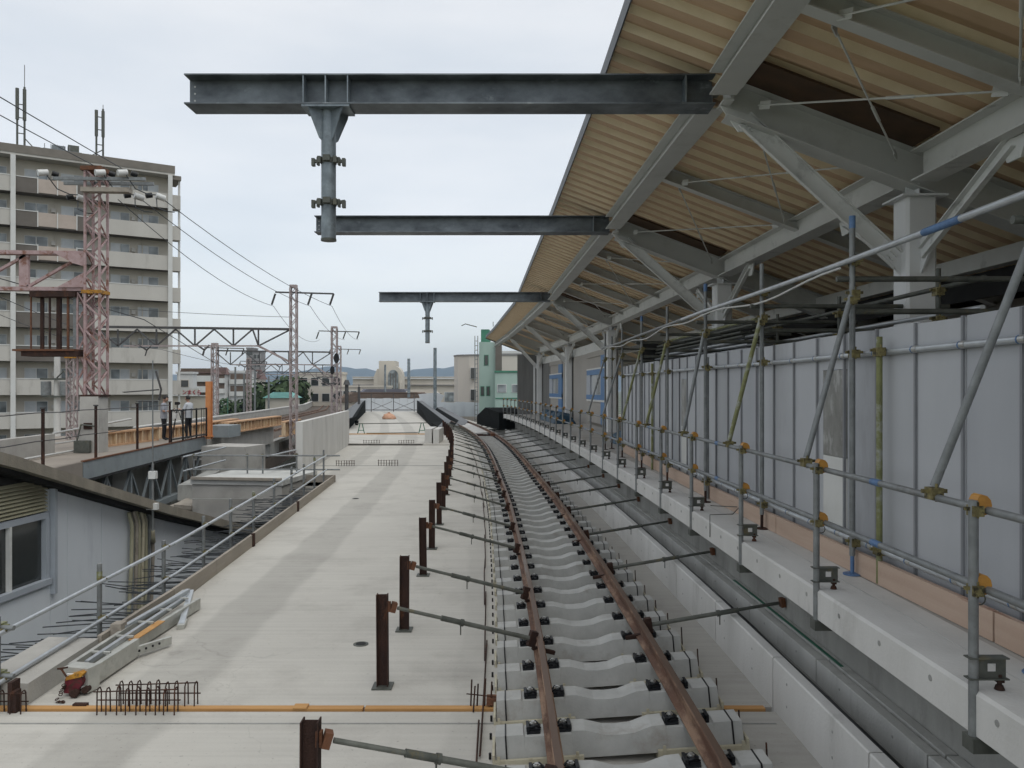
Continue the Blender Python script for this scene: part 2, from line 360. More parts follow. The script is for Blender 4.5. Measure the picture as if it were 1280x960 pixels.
# ================================================================== SETTING
GZ = -6.0
m = MB(); N = 48
rings = [0, 30, 80, 200, 600, 2000, 6000, 14000]
vs = [(0, 60, GZ)]
for r in rings[1:]:
    vs += [(r * math.cos(2 * math.pi * k / N), 60 + r * math.sin(2 * math.pi * k / N), GZ) for k in range(N)]
fs = [(0, 1 + k, 1 + (k + 1) % N) for k in range(N)]
for j in range(len(rings) - 2):
    a = 1 + j * N; fs += [(a + k, a + N + k, a + N + (k + 1) % N, a + (k + 1) % N) for k in range(N)]
m.add(vs, fs); struct('ground', m, 'earth')
# mountains far behind the town
m = MB(); nx, ny = 150, 10
def hz(x, y):
    q = x / 1000
    h = 205 + 50 * math.sin(q * 1.25 + 1.2) + 34 * math.sin(q * 2.9 + .5) + 16 * math.sin(q * 7.1) + 9 * math.sin(q * 15.3 + 2) + 5 * math.sin(q * 33)
    return h
for i in range(nx + 1):
    for j in range(ny + 1):
        x = -7500 + 15000 * i / nx; y = 6000 + 1600 * j / ny; t = j / ny
        z = GZ + hz(x, y) * math.sin(math.pi * min(1, t * 1.25) * .5) ** 1.1 * (1 if t < .8 else 1 - (t - .8) * 1.5) + 9 * math.sin(x / 130 + j * 1.7) * t
        m.v.append((x, y, z))
for i in range(nx):
    for j in range(ny):
        a = i * (ny + 1) + j; m.f.append((a, a + 1, a + ny + 2, a + ny + 1)); m.mi.append(0); m.sm.append(True)
struct('hills', m, 'hill')
# ---- the concrete deck the track lies on ---------------------------
left_edge = lin([(2, -4.45), (7.6, -4.58), (11.6, -4.7), (15.5, -4.97), (25.9, -5.74)])
left_far = lin([(26.3, -7.25), (28.2, -7.4), (43.4, -8.85), (62, -12.6), (107, -19.6)])
def deckpiece(y0, y1, lf, th=.5, z=0., ro=2.4):
    m = MB(); yy = ys(y0, y1, 1.0); 
    for y in yy:
        x0 = lf(y); x1 = cx(y) + ro; n = 8
        xs = [x0 + (x1 - x0) * k / n for k in range(n + 1)]
        m.v += [(x, y, z) for x in xs] + [(x1, y, z - th), (x0, y, z - th)]
    n = 11
    for i in range(len(yy) - 1):
        for k in range(n):
            m.f.append((i * n + k, i * n + (k + 1) % n, (i + 1) * n + (k + 1) % n, (i + 1) * n + k)); m.mi.append(0); m.sm.append(False)
    m.f += [tuple(range(n)), tuple((len(yy) - 1) * n + k for k in range(n))]; m.mi += [0, 0]; m.sm += [False] * 2
    return m
JY = 7.54
for (a, b, lf, z) in ((1.5, JY - .08, lambda y: -5.9, -.004), (JY + .02, 25.9, left_edge, 0), (25.9, 31.5, left_far, 0), (31.53, 43.0, left_far, 0), (43.0, 52.5, left_far, .06), (52.5, 124, left_far, -.03)):
    uvdeck(struct('concrete_deck', deckpiece(a, b, lf, z=z), 'deck_concrete'))
struct('joint_gap', MB().box(-5.9, cx(JY) + 2.4, JY - .08, JY + .02, -.5, -.05), 'concrete_dark')
# deck piers under the slab so that it stands on something
for i, y in enumerate((4.5, 15, 29, 45, 62, 82, 104)):
    lf = left_edge(y) if y < 26 else left_far(y)
    m = MB().box(lf + .6, cx(y) + 1.8, y - .7, y + .7, GZ, -.52)
    solo('deck_pier', m, 'concrete_wall', 'concrete pier under the new track deck, %s from the camera' % nth(i), 'pier', 'piers under the new track deck')
# thin timber filler board over the joint
t = thing('joint_board', 'long orange timber board closing the joint across the concrete deck', 'board', (-1.5, JY, 0))
MB().box(-5.85, -1.5 + .1, JY - .05, JY + .03, -.05, .012).build('plank', 'timber_orange', t)
MB().box(-1.38, cx(JY) + 1.5, JY - .05, JY + .03, -.05, .012).build('plank', 'timber_orange', t)
MB().box(-2.05, -1.92, JY - .065, JY + .035, .014, .028).build('patch_board', 'timber_orange', t)
solo('dark_line_strip', MB().box(-5.9, cx(JY) + 1.5, JY - .36, JY - .345, -.004, .004), 'concrete_dark', 'thin dark line beside the orange joint board', 'joint line')  # thin dark line laid across the deck in front of the board
solo('dark_line_strip', MB().box(left_far(31.5), cx(31.5) - 1.2, 31.47, 31.56, .001, .012), 'concrete_dark', 'thin dark joint line crossing the deck behind the low steel railing', 'joint line')
for (x, y) in ((-1.78, 9.42), (-4.3, 22.0)):
    t = thing('floor_drain', 'small round dark drain in the concrete beside a rusty post' if y < 10 else 'small dark drain hole near the left kerb', 'drain', (x, y, 0))
    MB().tube([(x, y, .001), (x, y, .008)], .09, 16).build('drain_ring', 'galv_dark', t)
    MB().tube([(x, y, .009), (x, y, .012)], .06, 12).build('drain_hole', 'under_black', t)
    if y > 10: break
# ---- side kerb on the left edge ------------------------------------
t = thing('deck_kerb', 'broad concrete kerb at the near left corner of the deck', 'kerb', (-4.7, 7, 0))
m = MB(); m.sweep([(-.62, -.3), (-.62, .22), (-.06, .2), (-.06, -.004), (0, -.004), (0, -.3)], [(lambda o, z, y=y: V((left_edge(y) + .03 + o, y, z))) for y in ys(7.62, 9.0, .7)])
m.build('kerb_body', 'concrete', t)
t = thing('kerb_form', 'grey timber edge board standing along the left edge of the concrete deck', 'edge board', (-5, 16, 0), )
yy = [9.0, 11.1, 13.0, 15.3, 17.6, 19.7, 21.6, 23.8, 25.85]
for i in range(len(yy) - 1):
    MB().sweep([(-.05, -.12), (-.05, .23), (.0, .23), (0, -.12)], [(lambda o, z, y=y: V((left_edge(y) + o, y, z))) for y in (yy[i] + .01, yy[i + 1] - .01)]).build('board', 'timber_grey', t)
    if i in (2, 4): 
        y = yy[i + 1]; MB().box(left_edge(y) - .02, left_edge(y) + .03, y - .05, y + .05, -.0, .25).build('steel_cleat', 'rust_dark', t)
MB().sweep([(-.05, -.12), (-.05, .23), (.0, .23), (0, -.12)], [(lambda o, z, x=x: V((x, 25.9 - o, z))) for x in (-5.72, -7.3)]).build('board', 'timber_grey', t)

# ================================================================== TRACK
RH = .38
TZ0, CANT = .03, .062          # the curve is canted: the right rail lies higher
tz = lambda o, z: (o, z + TZ0 + CANT * o)
def sleeper(far=False):
    r = thing('sleeper', 'x', 'sleeper', (0, 0, 0), 'concrete sleepers under the new track', local=True)
    zt = .205
    top = [(-1.0, .222), (-.775, .222), (-.765, zt), (-.385, zt), (-.375, .23), (-.27, .225), (-.20, .205), (-.12, .18), (0, .172), (.12, .18), (.20, .205), (.27, .225), (.375, .23), (.385, zt), (.765, zt), (.775, .222), (1.0, .222)]
    # side faces lean outwards: bottom wider
    m = MB(); n = len(top); vs = []
    for (x, z) in top: vs += [(x, -.115, z), (x, .115, z)]
    for (x, z) in top: vs += [(x * 1.005, -.145, .02), (x * 1.005, .145, .02)]
    b = 2 * n; fs = []
    for i in range(n - 1):
        fs += [(2 * i, 2 * i + 1, 2 * i + 3, 2 * i + 2), (2 * i, 2 * i + 2, b + 2 * i + 2, b + 2 * i), (2 * i + 1, b + 2 * i + 1, b + 2 * i + 3, 2 * i + 3), (b + 2 * i, b + 2 * i + 2, b + 2 * i + 3, b + 2 * i + 1)]
    fs += [(0, b, b + 1, 1), (2 * n - 2, 2 * n - 1, b + 2 * n - 1, b + 2 * n - 2)]
    m.add(vs, fs); m.build('sleeper_body', 'sleeper_concrete', r)
    if far: 
        m = MB()
        for s in (-1, 1):
            for q in (-1, 1): m.box(s * .5663 + q * .13 - .06, s * .5663 + q * .13 + .06, -.08, .08, .19, .26)
        m.build('rail_clips', 'clip_black', r); return r
    for s in (-1, 1):
        a, c = (.30, 1.035)
        m = MB(); x0, x1 = (s * a, s * c) if s > 0 else (s * c, s * a)
        lo = -.05 if s < 0 else -.13; m.box(x0, x1, -.18, -.147, lo, .05); m.box(x0, x1, .147, .18, lo, .05); m.box(x0, x1, -.147, .147, lo, .019)
        for xk in (x0 + .05, x1 - .05): m.box(xk - .012, xk + .012, -.19, -.18, lo, .09)
        e = s * c; m.box(min(e, e - s * .02), max(e, e - s * .02), -.18, .18, .05, .10)
        m.build('base_tray', 'tray_cream', r)
        xx = s * .92
        m = MB().bar((xx, -.119, .222), (xx, -.149, .03), .012, .012, (1, 0, 0)); m.box(xx - .006, xx + .006, -.12, .12, .2225, .227); m.build('tie_wire', 'cable_black', r)
        for q in (-1, 1):
            X = s * .5663 + q * .125
            m = MB().box(X - .055, X + .055, -.075, .075, .19, .222)
            m.box(X - .05 - q * .03, X + .03 - q * .03, -.05, .05, .222, .236)
            for w in (-1, 1):
                pts = [(X - q * .06, w * .02, .232), (X - q * .02, w * .045, .262), (X + q * .03, w * .05, .25), (X + q * .045, w * .02, .235), (X, w * .012, .255)]
                m.tube(pts, .0095, 6)
            m.box(X + q * .045 - .012, X + q * .045 + .012, -.065, .065, .222, .262)
            c_ = m.build('rail_clip', 'clip_black', r)
            bb = MB().tube([(X, 0, .235), (X, 0, .283)], .016, 8).tube([(X, 0, .262), (X, 0, .272)], .028, 6)
            o = bb.build('bolt', 'bolt_steel', r)
            o.parent = c_
    return r
def place(root, kids, y, first):
    o = root if first else copy_tree(root, kids)
    t = tang(y); o.location = (cx(y), y, 0); o.location.z = TZ0; o.location.x += random.uniform(-.008, .008); o.rotation_euler = (0, -math.atan(CANT), math.atan2(-t.x, t.y) + random.uniform(-.006, .006)); return o
near = sleeper(); kn = kidmap(near); far = sleeper(True); kf = kidmap(far)
Y = 3.62; i = 0; nn = 0; nf = 0
while Y < 92:
    if Y < 30: o = place(near, kn, Y, nn == 0); nn += 1
    else: o = place(far, kf, Y, nf == 0); nf += 1
    o['label'] = 'wavy topped concrete sleeper of the new track, %s from the camera' % nth(max(i - 2, 0) if i > 2 else i) if i > 2 else 'concrete sleeper under the near end of the track below the picture, %s' % nth(i)
    i += 1; Y += .745
# rails
RP = [(-.0625, 0), (-.0625, .010), (-.012, .026), (-.0075, .035), (-.0075, .108), (-.0325, .120), (-.0325, .148), (-.026, .153), (.026, .153), (.0325, .148), (.0325, .120), (.0075, .108), (.0075, .035), (.012, .026), (.0625, .010), (.0625, 0)]
for s, nm in ((-1, 'left'), (1, 'right')):
    t = thing('running_rail', 'rusty steel %s rail of the new curved track' % nm, 'rail', pt(8, s * .5663, .227), 'rails of the new track')
    m = MB(); m.sweep([tz(s * .5663 + o, .227 + z) for o, z in RP], [fr(y) for y in ys(1.6, 100, .8)]); m.build('rail_body', 'rail_rust', t)
    m = MB(); m.sweep([tz(s * .5663 + o, .227 + z) for o, z in ((-.027, .1545), (.027, .1545), (.027, .1532), (-.027, .1532))], [fr(y) for y in ys(1.6, 100, .8)]); m.build('running_face', 'rail_head', t)
# white cover sheet between the rails far off
solo('cover_sheet', MB().sweep([tz(o, z) for o, z in ((-.42, .21), (-.42, .29), (.42, .29), (.42, .21))], [fr(y) for y in ys(50, 76, 1)]), 'concrete_pale', 'long pale cover sheet lying between the far rails', 'cover sheet')
t = thing('rail_trolley', 'small rusty jig clamped between the rails behind the pale cover sheet', 'rail jig', pt(47, 0, .22))
MB().bar(pt(47, -.5, .33), pt(47, .62, .33), .12, .1).build('crossbar', 'rust_dark', t); MB().bar(pt(46.7, .45, .36), pt(47.6, .45, .36), .3, .16).build('jig_block', 'rust_orange', t)
# long reinforcing bars lying beside the sleepers
y = 4.2; k = 0
while y < 50:
    o = -1.16 + random.uniform(-.018, .018) - (.0 if y < 20 else (y - 20) * .004)
    solo('reinforcing_bar', MB().tube([pt(q, o + random.uniform(-.01, .01), .03) for q in ys(y, y + 3.0, 1)], .009, 5), 'rust_dark', 'thin dark bar lying along the left sleeper ends, %s from the camera' % nth(k), 'reinforcing bar', 'bars laid beside the sleepers')
    y += 2.3; k += 1
for k in range(60):
    y = 3.9 + k * .3725
    if y > 26: break
    tag(MB().tube([pt(y, -1.065, 0), pt(y, -1.065, .05)], .011, 6).build('anchor_bolt', 'cable_black'), 'short black anchor bolt beside the left sleeper ends, %s from the camera' % nth(k), 'anchor bolt', 'anchor bolts beside the track')
# little upright bar cluster at the joint by the track
def cage(x0, x1, y, rows, h, n, label, name='rebar_cage', lean=0):
    t = thing(name, label, 'rebar cage', ((x0 + x1) / 2, y, 0), 'reinforcement cages standing in the deck joints')
    rr = random.Random(int(x0 * 100))
    for r in range(rows):
        yy = y + r * .17; dx = r * .12
        for k in range(n):
            x = x0 + dx + (x1 - x0 - .12 * (rows - 1)) * k / (n - 1) + rr.uniform(-.008, .008); hh = h * rr.uniform(.93, 1.05)
            MB().tube([(x, yy, -.03), (x + lean, yy + .005, hh - .03), (x + lean, yy + .025, hh), (x + lean, yy + .06, hh), (x + lean, yy + .08, hh - .03), (x, yy + .085, -.03)], .0065, 5).build('stirrup', 'rust_dark', t)
        a = x0 + dx - .03; b = x1 - .12 * (rows - 1 - r) + .03
        MB().tube([(a, yy, h * .9), (b, yy + .02, h * .97)], .0065, 5).build('long_bar', 'rust_dark', t)
        MB().tube([(a, yy + .08, h * .45), (b, yy + .08, h * .45)], .0065, 5).build('long_bar', 'rust_dark', t)
cage(-3.83, -3.0, JY - .16, 2, .235, 9, 'double rusty rebar cage standing on the orange joint board')
cage(-5.35, -4.55, JY - .14, 1, .19, 9, 'rusty rebar cage at the left edge beside the concrete kerb')
cage(-6.9, -6.2, 31.4, 1, .22, 8, 'small rebar cage on the far joint nearest the pale wall')
cage(-5.25, -4.5, 31.4, 1, .24, 8, 'small rebar cage on the far joint in the middle of the deck')
cage(-8.0, -7.15, 43.1, 1, .28, 7, 'left small rebar cage on the low step of the deck')
cage(-6.1, -5.3, 43.1, 1, .28, 7, 'right small rebar cage on the low step of the deck')
t = thing('starter_bars', 'short upright rusty bars at the joint beside the sleepers', 'starter bars', (-.3, JY, 0))
for k, (x, h) in enumerate(((-.39, .26), (-.33, .22), (-.26, .27), (-.2, .24), (-.36, .2))):
    MB().tube([(x, JY + (.02 if k < 4 else -.1), 0), (x + .01, JY + .02, h)], .008, 5).build('upright_bar', 'rust_dark', t)
MB().tube([(-.43, JY + .01, .13), (-.15, JY + .01, .1)], .006, 5).build('cross_bar', 'rust_dark', t)
tag(MB().box(-.24, -.14, JY - .02, JY + .1, .03, .09).build('timber_block', 'rust_orange'), 'small orange timber offcut beside the short rusty bars', 'wood block')
# low steel sleeper-side clutter on the right: short uprights
for k in range(14):
    y = 6.2 + k * .745 + .2
    tag(MB().tube([pt(y, 1.16, 0), pt(y, 1.15, .17 + .04 * math.sin(k * 5))], .008, 5).build('stub_bar', 'rust_dark'), 'short dark bar standing beside the right sleeper ends, %s from the camera' % nth(k), 'stub bar', 'stub bars on the right of the track')

# ================================================================== POSTS AND RAIL PROPS
posts = [5.04, 8.11, 10.03, 12.99, 15.15, 17.86, 20.1, 22.9, 25.2, 27.6, 30, 32.4, 34.8, 37.2, 39.6, 42, 44.4, 46.8, 49.2, 51.6, 54.0]
def side_prop(i, y, a, b, name_lbl, group, mt2, colr):
    """adjustable pipe prop from a to b; b on the rail"""
    a = V(a); b = V(b); d = b - a
    t = thing('pipe_prop', name_lbl, 'pipe prop', tuple(a), group)
    m1 = a + d * .46; m0 = a + d * .33
    MB().tube([a + d * .04, m1], .019, 8).build('inner_tube', mt2, t)
    o = MB().tube([m1, b - d.normalized() * .03], .0245, 8).build('outer_tube', colr, t)
    MB().tube([m0, m1 + d * .02], .029, 8).tube([m1, m1 + d * .02], .038, 8).build('screw_collar', 'galv_dark', t)
    if y < 27:
        MB().tube([m1 + V((0, 0, .02)), m1 + V((0, 0, -.13))], .007, 5).build('locking_pin', 'galv_dark', t)
        u = d.normalized()
        MB().bar(a, a + u * .05, .075, .10).build('end_plate', 'rust_orange', t)
        MB().bar(b - u * .10, b - u * .02, .07, .16).bar(b + V((0, -.02, -.09)) - u * .06, b + V((0, -.02, -.09)) + u * .2, .05, .04).build('rail_clamp', 'rust_dark', t)
for i, y in enumerate(posts):
    p = pt(y, -2.17, 0)
    t = thing('steel_post', 'rusty H section post standing on the deck left of the track, %s from the camera' % nth(i), 'steel post', tuple(p), 'rusty posts along the left of the track')
    tn = tang(y); h = .93 * (1 + .015 * math.sin(i * 3)); top = p + V((random.uniform(-.012, .012), random.uniform(-.015, .015), h))
    m = MB(); sx = V((tn.y, -tn.x, 0))
    for q in (-1, 1): m.bar(p + sx * .052 * q, top + sx * .052 * q, .009, .10, tn)
    m.bar(p, top, .095, .007, tn); m.build('post_body', 'rust_dark', t)
    MB().box(p.x - .1, p.x + .1, p.y - .1, p.y + .1, .001, .016).build('base_plate', 'galv_dark', t)
    a = p + V((.065, 0, .81)) + sx * .02
    b = pt(y + .45, -.5663 - .02, .33 + TZ0 - .035)
    MB().bar(p + sx * .06 + V((0, 0, .76)), p + sx * .06 + V((0, 0, .86)), .04, .04).build('bracket', 'rust_orange', t)
    side_prop(i, y, a, b, 'grey pipe prop from a rusty post to the left rail, %s from the camera' % nth(i), 'pipe props bracing the left rail', 'prop_grey', 'prop_grey')
yr = [8.8, 11.6, 14.3, 17.2, 19.6, 21.9, 24.6, 27.2, 29.9, 32.6, 35.3, 38, 40.7, 43.4, 46.1, 48.8, 51.5, 54.2, 57, 60]
for i, y in enumerate(yr):
    b = pt(y, .5663 + .02, .33 + TZ0 + .035); a = pt(y + .12, 2.2, .62)
    side_prop(i, y, a, b, 'dark pipe prop from the right rail to the platform wall, %s from the camera' % nth(i), 'pipe props bracing the right rail', 'galv_dark', 'prop_grey' if i < 2 else 'galv_dark')
# a prop lying close to the camera comes from the first post (already above); ====

# ================================================================== PLATFORM SIDE
YP = 50.5
def wallsweep(prof, a, b, step=1.0): return MB().sweep(prof, [fr(y) for y in ys(a, b, step)])
PZ = 1.45
t = thing('trough_wall', 'low concrete wall in sections along the right side of the track', 'low wall', tuple(pt(6, 1.6, 0)))
y = 1.6; 
while y < 56:
    wallsweep([(1.58, -.1), (1.58, .47), (1.59, .482), (1.68, .482), (1.69, .47), (1.69, -.1)], y + .008, min(y + 1.958, 56)).build('wall_section', 'concrete_pale', t); y += 1.97
for k in range(30):
    y = 3.2 + k * .985
    for z in (.16, .36): MB().tube([pt(y, 1.577, z), pt(y, 1.583, z)], .012, 8).build('tie_hole', 'concrete_dark', t)
t = thing('cable_trough', 'dark concrete cable trough below the platform edge', 'cable trough', tuple(pt(6, 2.0, 0)))
y = 1.6
while y < 56:
    wallsweep([(1.99, -.1), (1.99, .456), (1.994, .46), (2.08, .46), (2.085, .435), (2.115, .435), (2.12, .46), (2.205, .46), (2.205, -.1)], y + .01, min(y + 1.958, 56)).build('trough_section', 'concrete_wall', t)
    for q in (.5, 1.45): MB().tube([pt(y + q, 1.986, .37), pt(y + q, 1.992, .37)], .012, 8).build('tie_hole', 'concrete_dark', t)
    y += 1.97
wallsweep([(1.692, .0), (1.692, .24), (1.988, .24), (1.988, .0)], 1.6, 56).build('trough_floor', 'concrete_dark', t)
for k, (o, z) in enumerate(((1.715, .45), (1.745, .425), (1.78, .395))):
    solo('power_cable', MB().tube([pt(y, o + .008 * math.sin(y * 1.3 + k), z + .008 * math.sin(y * 2.1 + k)) for y in ys(1.8, 52, .8)], .013, 6), 'cable_black', ['black cable nearest the low wall in the trough', 'middle one of three black cables in the trough', 'black cable nearest the platform in the trough'][k], 'cable', 'black cables in the trough')
t = thing('station_platform', 'new concrete station platform with pale edge slab', 'platform', tuple(pt(6, 3, 0)))
e0 = 1.475
def plat(y): return fr(y)
frs = [(lambda o, z, y=y: (pt(y, o, z) if o < 3 else V((cx(y) + 10.5, y, z)))) for y in ys(1.2, YP, 1)]
MB().sweep([(e0, 1.22), (e0, 1.432), (e0 + .018, PZ), (2.0, PZ), (2.0, 1.24)], frs).build('edge_slab', 'concrete_pale', t)
MB().sweep([(1.80, PZ + .0005), (1.80, PZ + .003), (1.806, PZ + .003), (1.806, PZ + .0005)], [fr(y) for y in ys(1.5, 30, 1)]).build('joint_line', 'concrete_wall', t)
MB().sweep([(2.003, 1.24), (2.003, PZ - .002), (10, PZ - .002), (10, 1.24)], frs).build('platform_floor', 'concrete', t)
MB().sweep([(2.215, -.5), (2.215, 1.238), (2.5, 1.238), (2.5, -.5)], frs).build('support_wall', 'concrete_dark', t)
for k in range(44):                     # tie holes in the edge
    y = 3.3 + k * .62
    if y > 26: break
    p = pt(y, e0 - .003, 1.36); q = pt(y, e0 + .01, 1.36)
    MB().tube([p, q], .018, 10).build('tie_hole', 'concrete_dark', t)
t2 = thing('black_membrane', 'black rubber membrane sloping over the end of the platform', 'membrane', tuple(pt(53, 1.6, 0)))
p0 = (50.4, 1.40); 
A = [pt(50.6, 1.2, .42), pt(50.6, 1.2, 1.55), pt(56, .9, 1.75), pt(61.5, .9, 1.0), pt(61.5, .9, .35)]
MB().prism(A, V((3.6, .3, 0))).build('membrane_sheet', 'rubber_black', t2)

# ---- platform edge guard rail --------------------------------------
def clamp(m, p, s=.045, ax=(0, 1, 0)):
    p = V(p); m.bar(p + V((0, -s, 0)), p + V((0, s, 0)), s * 1.5, s * 1.5); m.bar(p + V((-s * 1.6, 0, s * .3)), p + V((s * 1.6, 0, s * .3)), s * .5, s * .5); m.tube([p + V((0, -s * .6, -s)), p + V((0, -s * .6, s * 1.3))], s * .2, 6)
gx = e0 + .045
gy = [2.16, 4.12, 6.2, 8.15, 10.2, 12.0]
while gy[-1] < 49.5: gy.append(gy[-1] + 1.93)
def gpost(full):
    r = thing('guard_post', 'x', 'guard post', (0, 0, 0), 'guard posts clamped to the platform edge', local=True)
    MB().tube([(0, 0, 1.13), (0, 0, 2.43)], .0243, 12).build('post_tube', 'galv', r)
    # bracket around slab edge, screw foot
    m = MB().box(.02, .07, -.006, 0, 1.515, 1.615).box(.115, .165, -.006, 0, 1.515, 1.615).box(.07, .115, -.006, 0, 1.515, 1.545).box(.07, .115, -.006, 0, 1.587, 1.615).box(-.035, .17, -.03, .03, 1.615, 1.622).box(-.035, .17, -.03, .03, 1.508, 1.515)
    m.build('slab_clamp', 'galv_dark', r)
    m = MB().tube([(.135, 0, 1.46), (.135, 0, 1.53)], .012, 8).tube([(.135, 0, 1.452), (.135, 0, 1.475)], .026, 10, r2=.018).box(.118, .152, -.017, .017, 1.49, 1.506); m.build('screw_foot', 'rust_dark' if full else 'galv_dark', r)
    MB().box(-.03, .13, -.05, .05, 1.14, 1.215).build('lower_jaw', 'galv_dark', r)
    for z in (2.375, 1.965):
        m = MB(); clamp(m, (0.01, 0, z), .036); c_ = m.build('coupler', 'clamp_brass', r)
        if full:
            # rounded orange cap behind the coupler
            bm = MB(); pr = [(.035 + .05 * math.cos(a) * (1 if math.cos(a) > 0 else .6), -.02, z + .03 + .055 * math.sin(a)) for a in [2 * math.pi * k / 12 for k in range(12)]]
            bm.prism(pr, (0, .075, 0)); o = bm.build('coupler_cap', 'clamp_orange', r); o.parent = c_
            if z < 2.2:
                a = [(.05 + .03 * math.cos(q), .03, z - .055 + .03 * math.sin(q)) for q in [2 * math.pi * k / 12 for k in range(13)]]
                o = MB().tube(a, .004, 5).build('ring', 'galv_dark', r); o.parent = c_
    return r
gp = gpost(True); kg = kidmap(gp); 
for i, y in enumerate(gy):
    o = gp if i == 0 else copy_tree(gp, kg)
    o.location = pt(y, gx, 0) - V((.045, 0, 0)); tn = tang(y); o.rotation_euler = (0, 0, math.atan2(-tn.x, tn.y))
    o['label'] = ('steel guard post on the platform edge just beside the camera, outside the picture' if i == 0 else 'guard post with orange caps on the platform edge, %s from the right' % nth(i - 1))
for z, nm in ((2.375, 'upper'), (1.965, 'lower')):
    y = 1.6; k = 0
    while y < 50:
        y1 = min(y + 3.9, 50)
        t = thing('guard_rail_pipe', '%s guard rail pipe along the platform edge, %s length from the camera' % (nm, nth(k)), 'pipe', tuple(pt(y, gx, z)), 'guard rail pipes along the platform edge')
        MB().tube([pt(q, gx + .02, z + .003) for q in ys(y, y1, 1)], .0215, 10).build('tube', 'galv', t)
        MB().tube([pt(y1 - .22, gx + .02, z + .003), pt(y1 - .1, gx + .02, z + .003)], .0235, 10).build('blue_tape', 'tape_blue', t)
        y = y1; k += 1
# ---- hoarding --------------------------------------------------------
wx = spline([(0, 3.12), (4.9, 2.99), (6.7, 2.93), (8.9, 2.87), (12, 2.82), (20.5, 2.80)])
hx = lambda y: wx(y) + .075
HT = lambda y: 3.50 + max(0, (y - 9)) * .0085
seams = [1.795 + .595 * k for k in range(33)]
HO = thing('hoarding', 'long grey steel hoarding of upright ribbed panels standing on the platform', 'hoarding', (3.0, 8, PZ))
for i in range(len(seams) - 1):
    a, b = seams[i], seams[i + 1]
    white = i in (9, 19)
    h0, h1 = HT(a), HT(b); xa, xb = hx(a), hx(b); par_ = []
    def quadbox(z0, z1a, z1b, name, mt, ya=a, yb=b - .004, dx=0):
        xa, xb = hx(ya) + dx, hx(yb) + dx
        m_ = MB().add([(xa, ya, z0), (xb, yb, z0), (xb, yb, z1b), (xa, ya, z1a), (xa + .025, ya, z0), (xb + .025, yb, z0), (xb + .025, yb, z1b), (xa + .025, ya, z1a)],
                 [(0, 1, 2, 3), (5, 4, 7, 6), (0, 4, 5, 1), (3, 2, 6, 7), (0, 3, 7, 4), (1, 5, 6, 2)])
        ob = m_.build(name, mt, HO)
        if par_: ob.parent = par_[0]
        else: par_.append(ob)
    ym = a + .5
    if white:
        quadbox(PZ + .02, 2.38, 2.38, 'hoarding_panel', 'panel_white', a, ym); quadbox(2.385, 3.18, 3.18, 'clear_panel', 'panel_clear', a, ym); quadbox(3.185, h0, h1, 'top_panel', 'hoarding', a, ym)
        quadbox(PZ + .02, h0, h1, 'side_panel', 'hoarding', ym + .003, b - .004)
    else: quadbox(PZ + .02, h0 + random.uniform(-.012, .012), h1 + random.uniform(-.012, .012), 'hoarding_panel', 'hoarding_worn' if i in (2, 5, 8, 13, 14, 20) else 'hoarding', dx=random.uniform(-.006, .008))
    MB().bar((xa - .012, a + .02, PZ + .02), (xa - .012, a + .02, h0 - .002), .024, .022, (1, 0, 0)).build('rib', 'hoarding_rib', HO).parent = par_[0]
# timber kick board
yk = [1.6, 4.9, 8.6, 12.3, 16.2, 20.2]
for i in range(5):
    solo('kick_board', MB().sweep([(-.04, PZ + .003), (-.04, PZ + .19), (0, PZ + .19), (0, PZ + .003)], [(lambda o, z, y=y: V((wx(y) + o, y, z))) for y in ys(yk[i] + .01, yk[i + 1] - .01, .9)]), 'timber', 'pinkish timber kick board at the foot of the hoarding, %s from the camera' % nth(i), 'kick board', 'kick boards along the hoarding')
# horizontal hoarding pipes with clips
for z, o, nm in ((3.30, -.035, 'upper'), (1.72, -.08, 'lower')):
    for k in range(4):
        a = 1.7 + k * 4.9; b = min(a + 4.9, 20.4)
        zz = lambda y: z + (max(0, y - 9) * .006 if z > 3 else 0)
        t = thing('hoarding_pipe', '%s horizontal pipe clipped to the hoarding, %s length from the camera' % (nm, nth(k)), 'pipe', (hx(a), a, z), 'pipes clipped to the hoarding')
        MB().tube([(hx(y) + o, y, zz(y)) for y in ys(a, b, .9)], .0243, 10).build('tube', 'tube_bright', t)
        for sm in seams:
            if a < sm < b: MB().tube([(hx(sm) + o, sm - .06, zz(sm)), (hx(sm) + o, sm - .0, zz(sm))], .0275, 10).build('pipe_clip', 'bolt_steel', t); MB().tube([(hx(sm) + o, sm + .001, zz(sm)), (hx(sm) + o, sm + .016, zz(sm))], .0285, 10).build('clip_band', 'tape_blue', t)
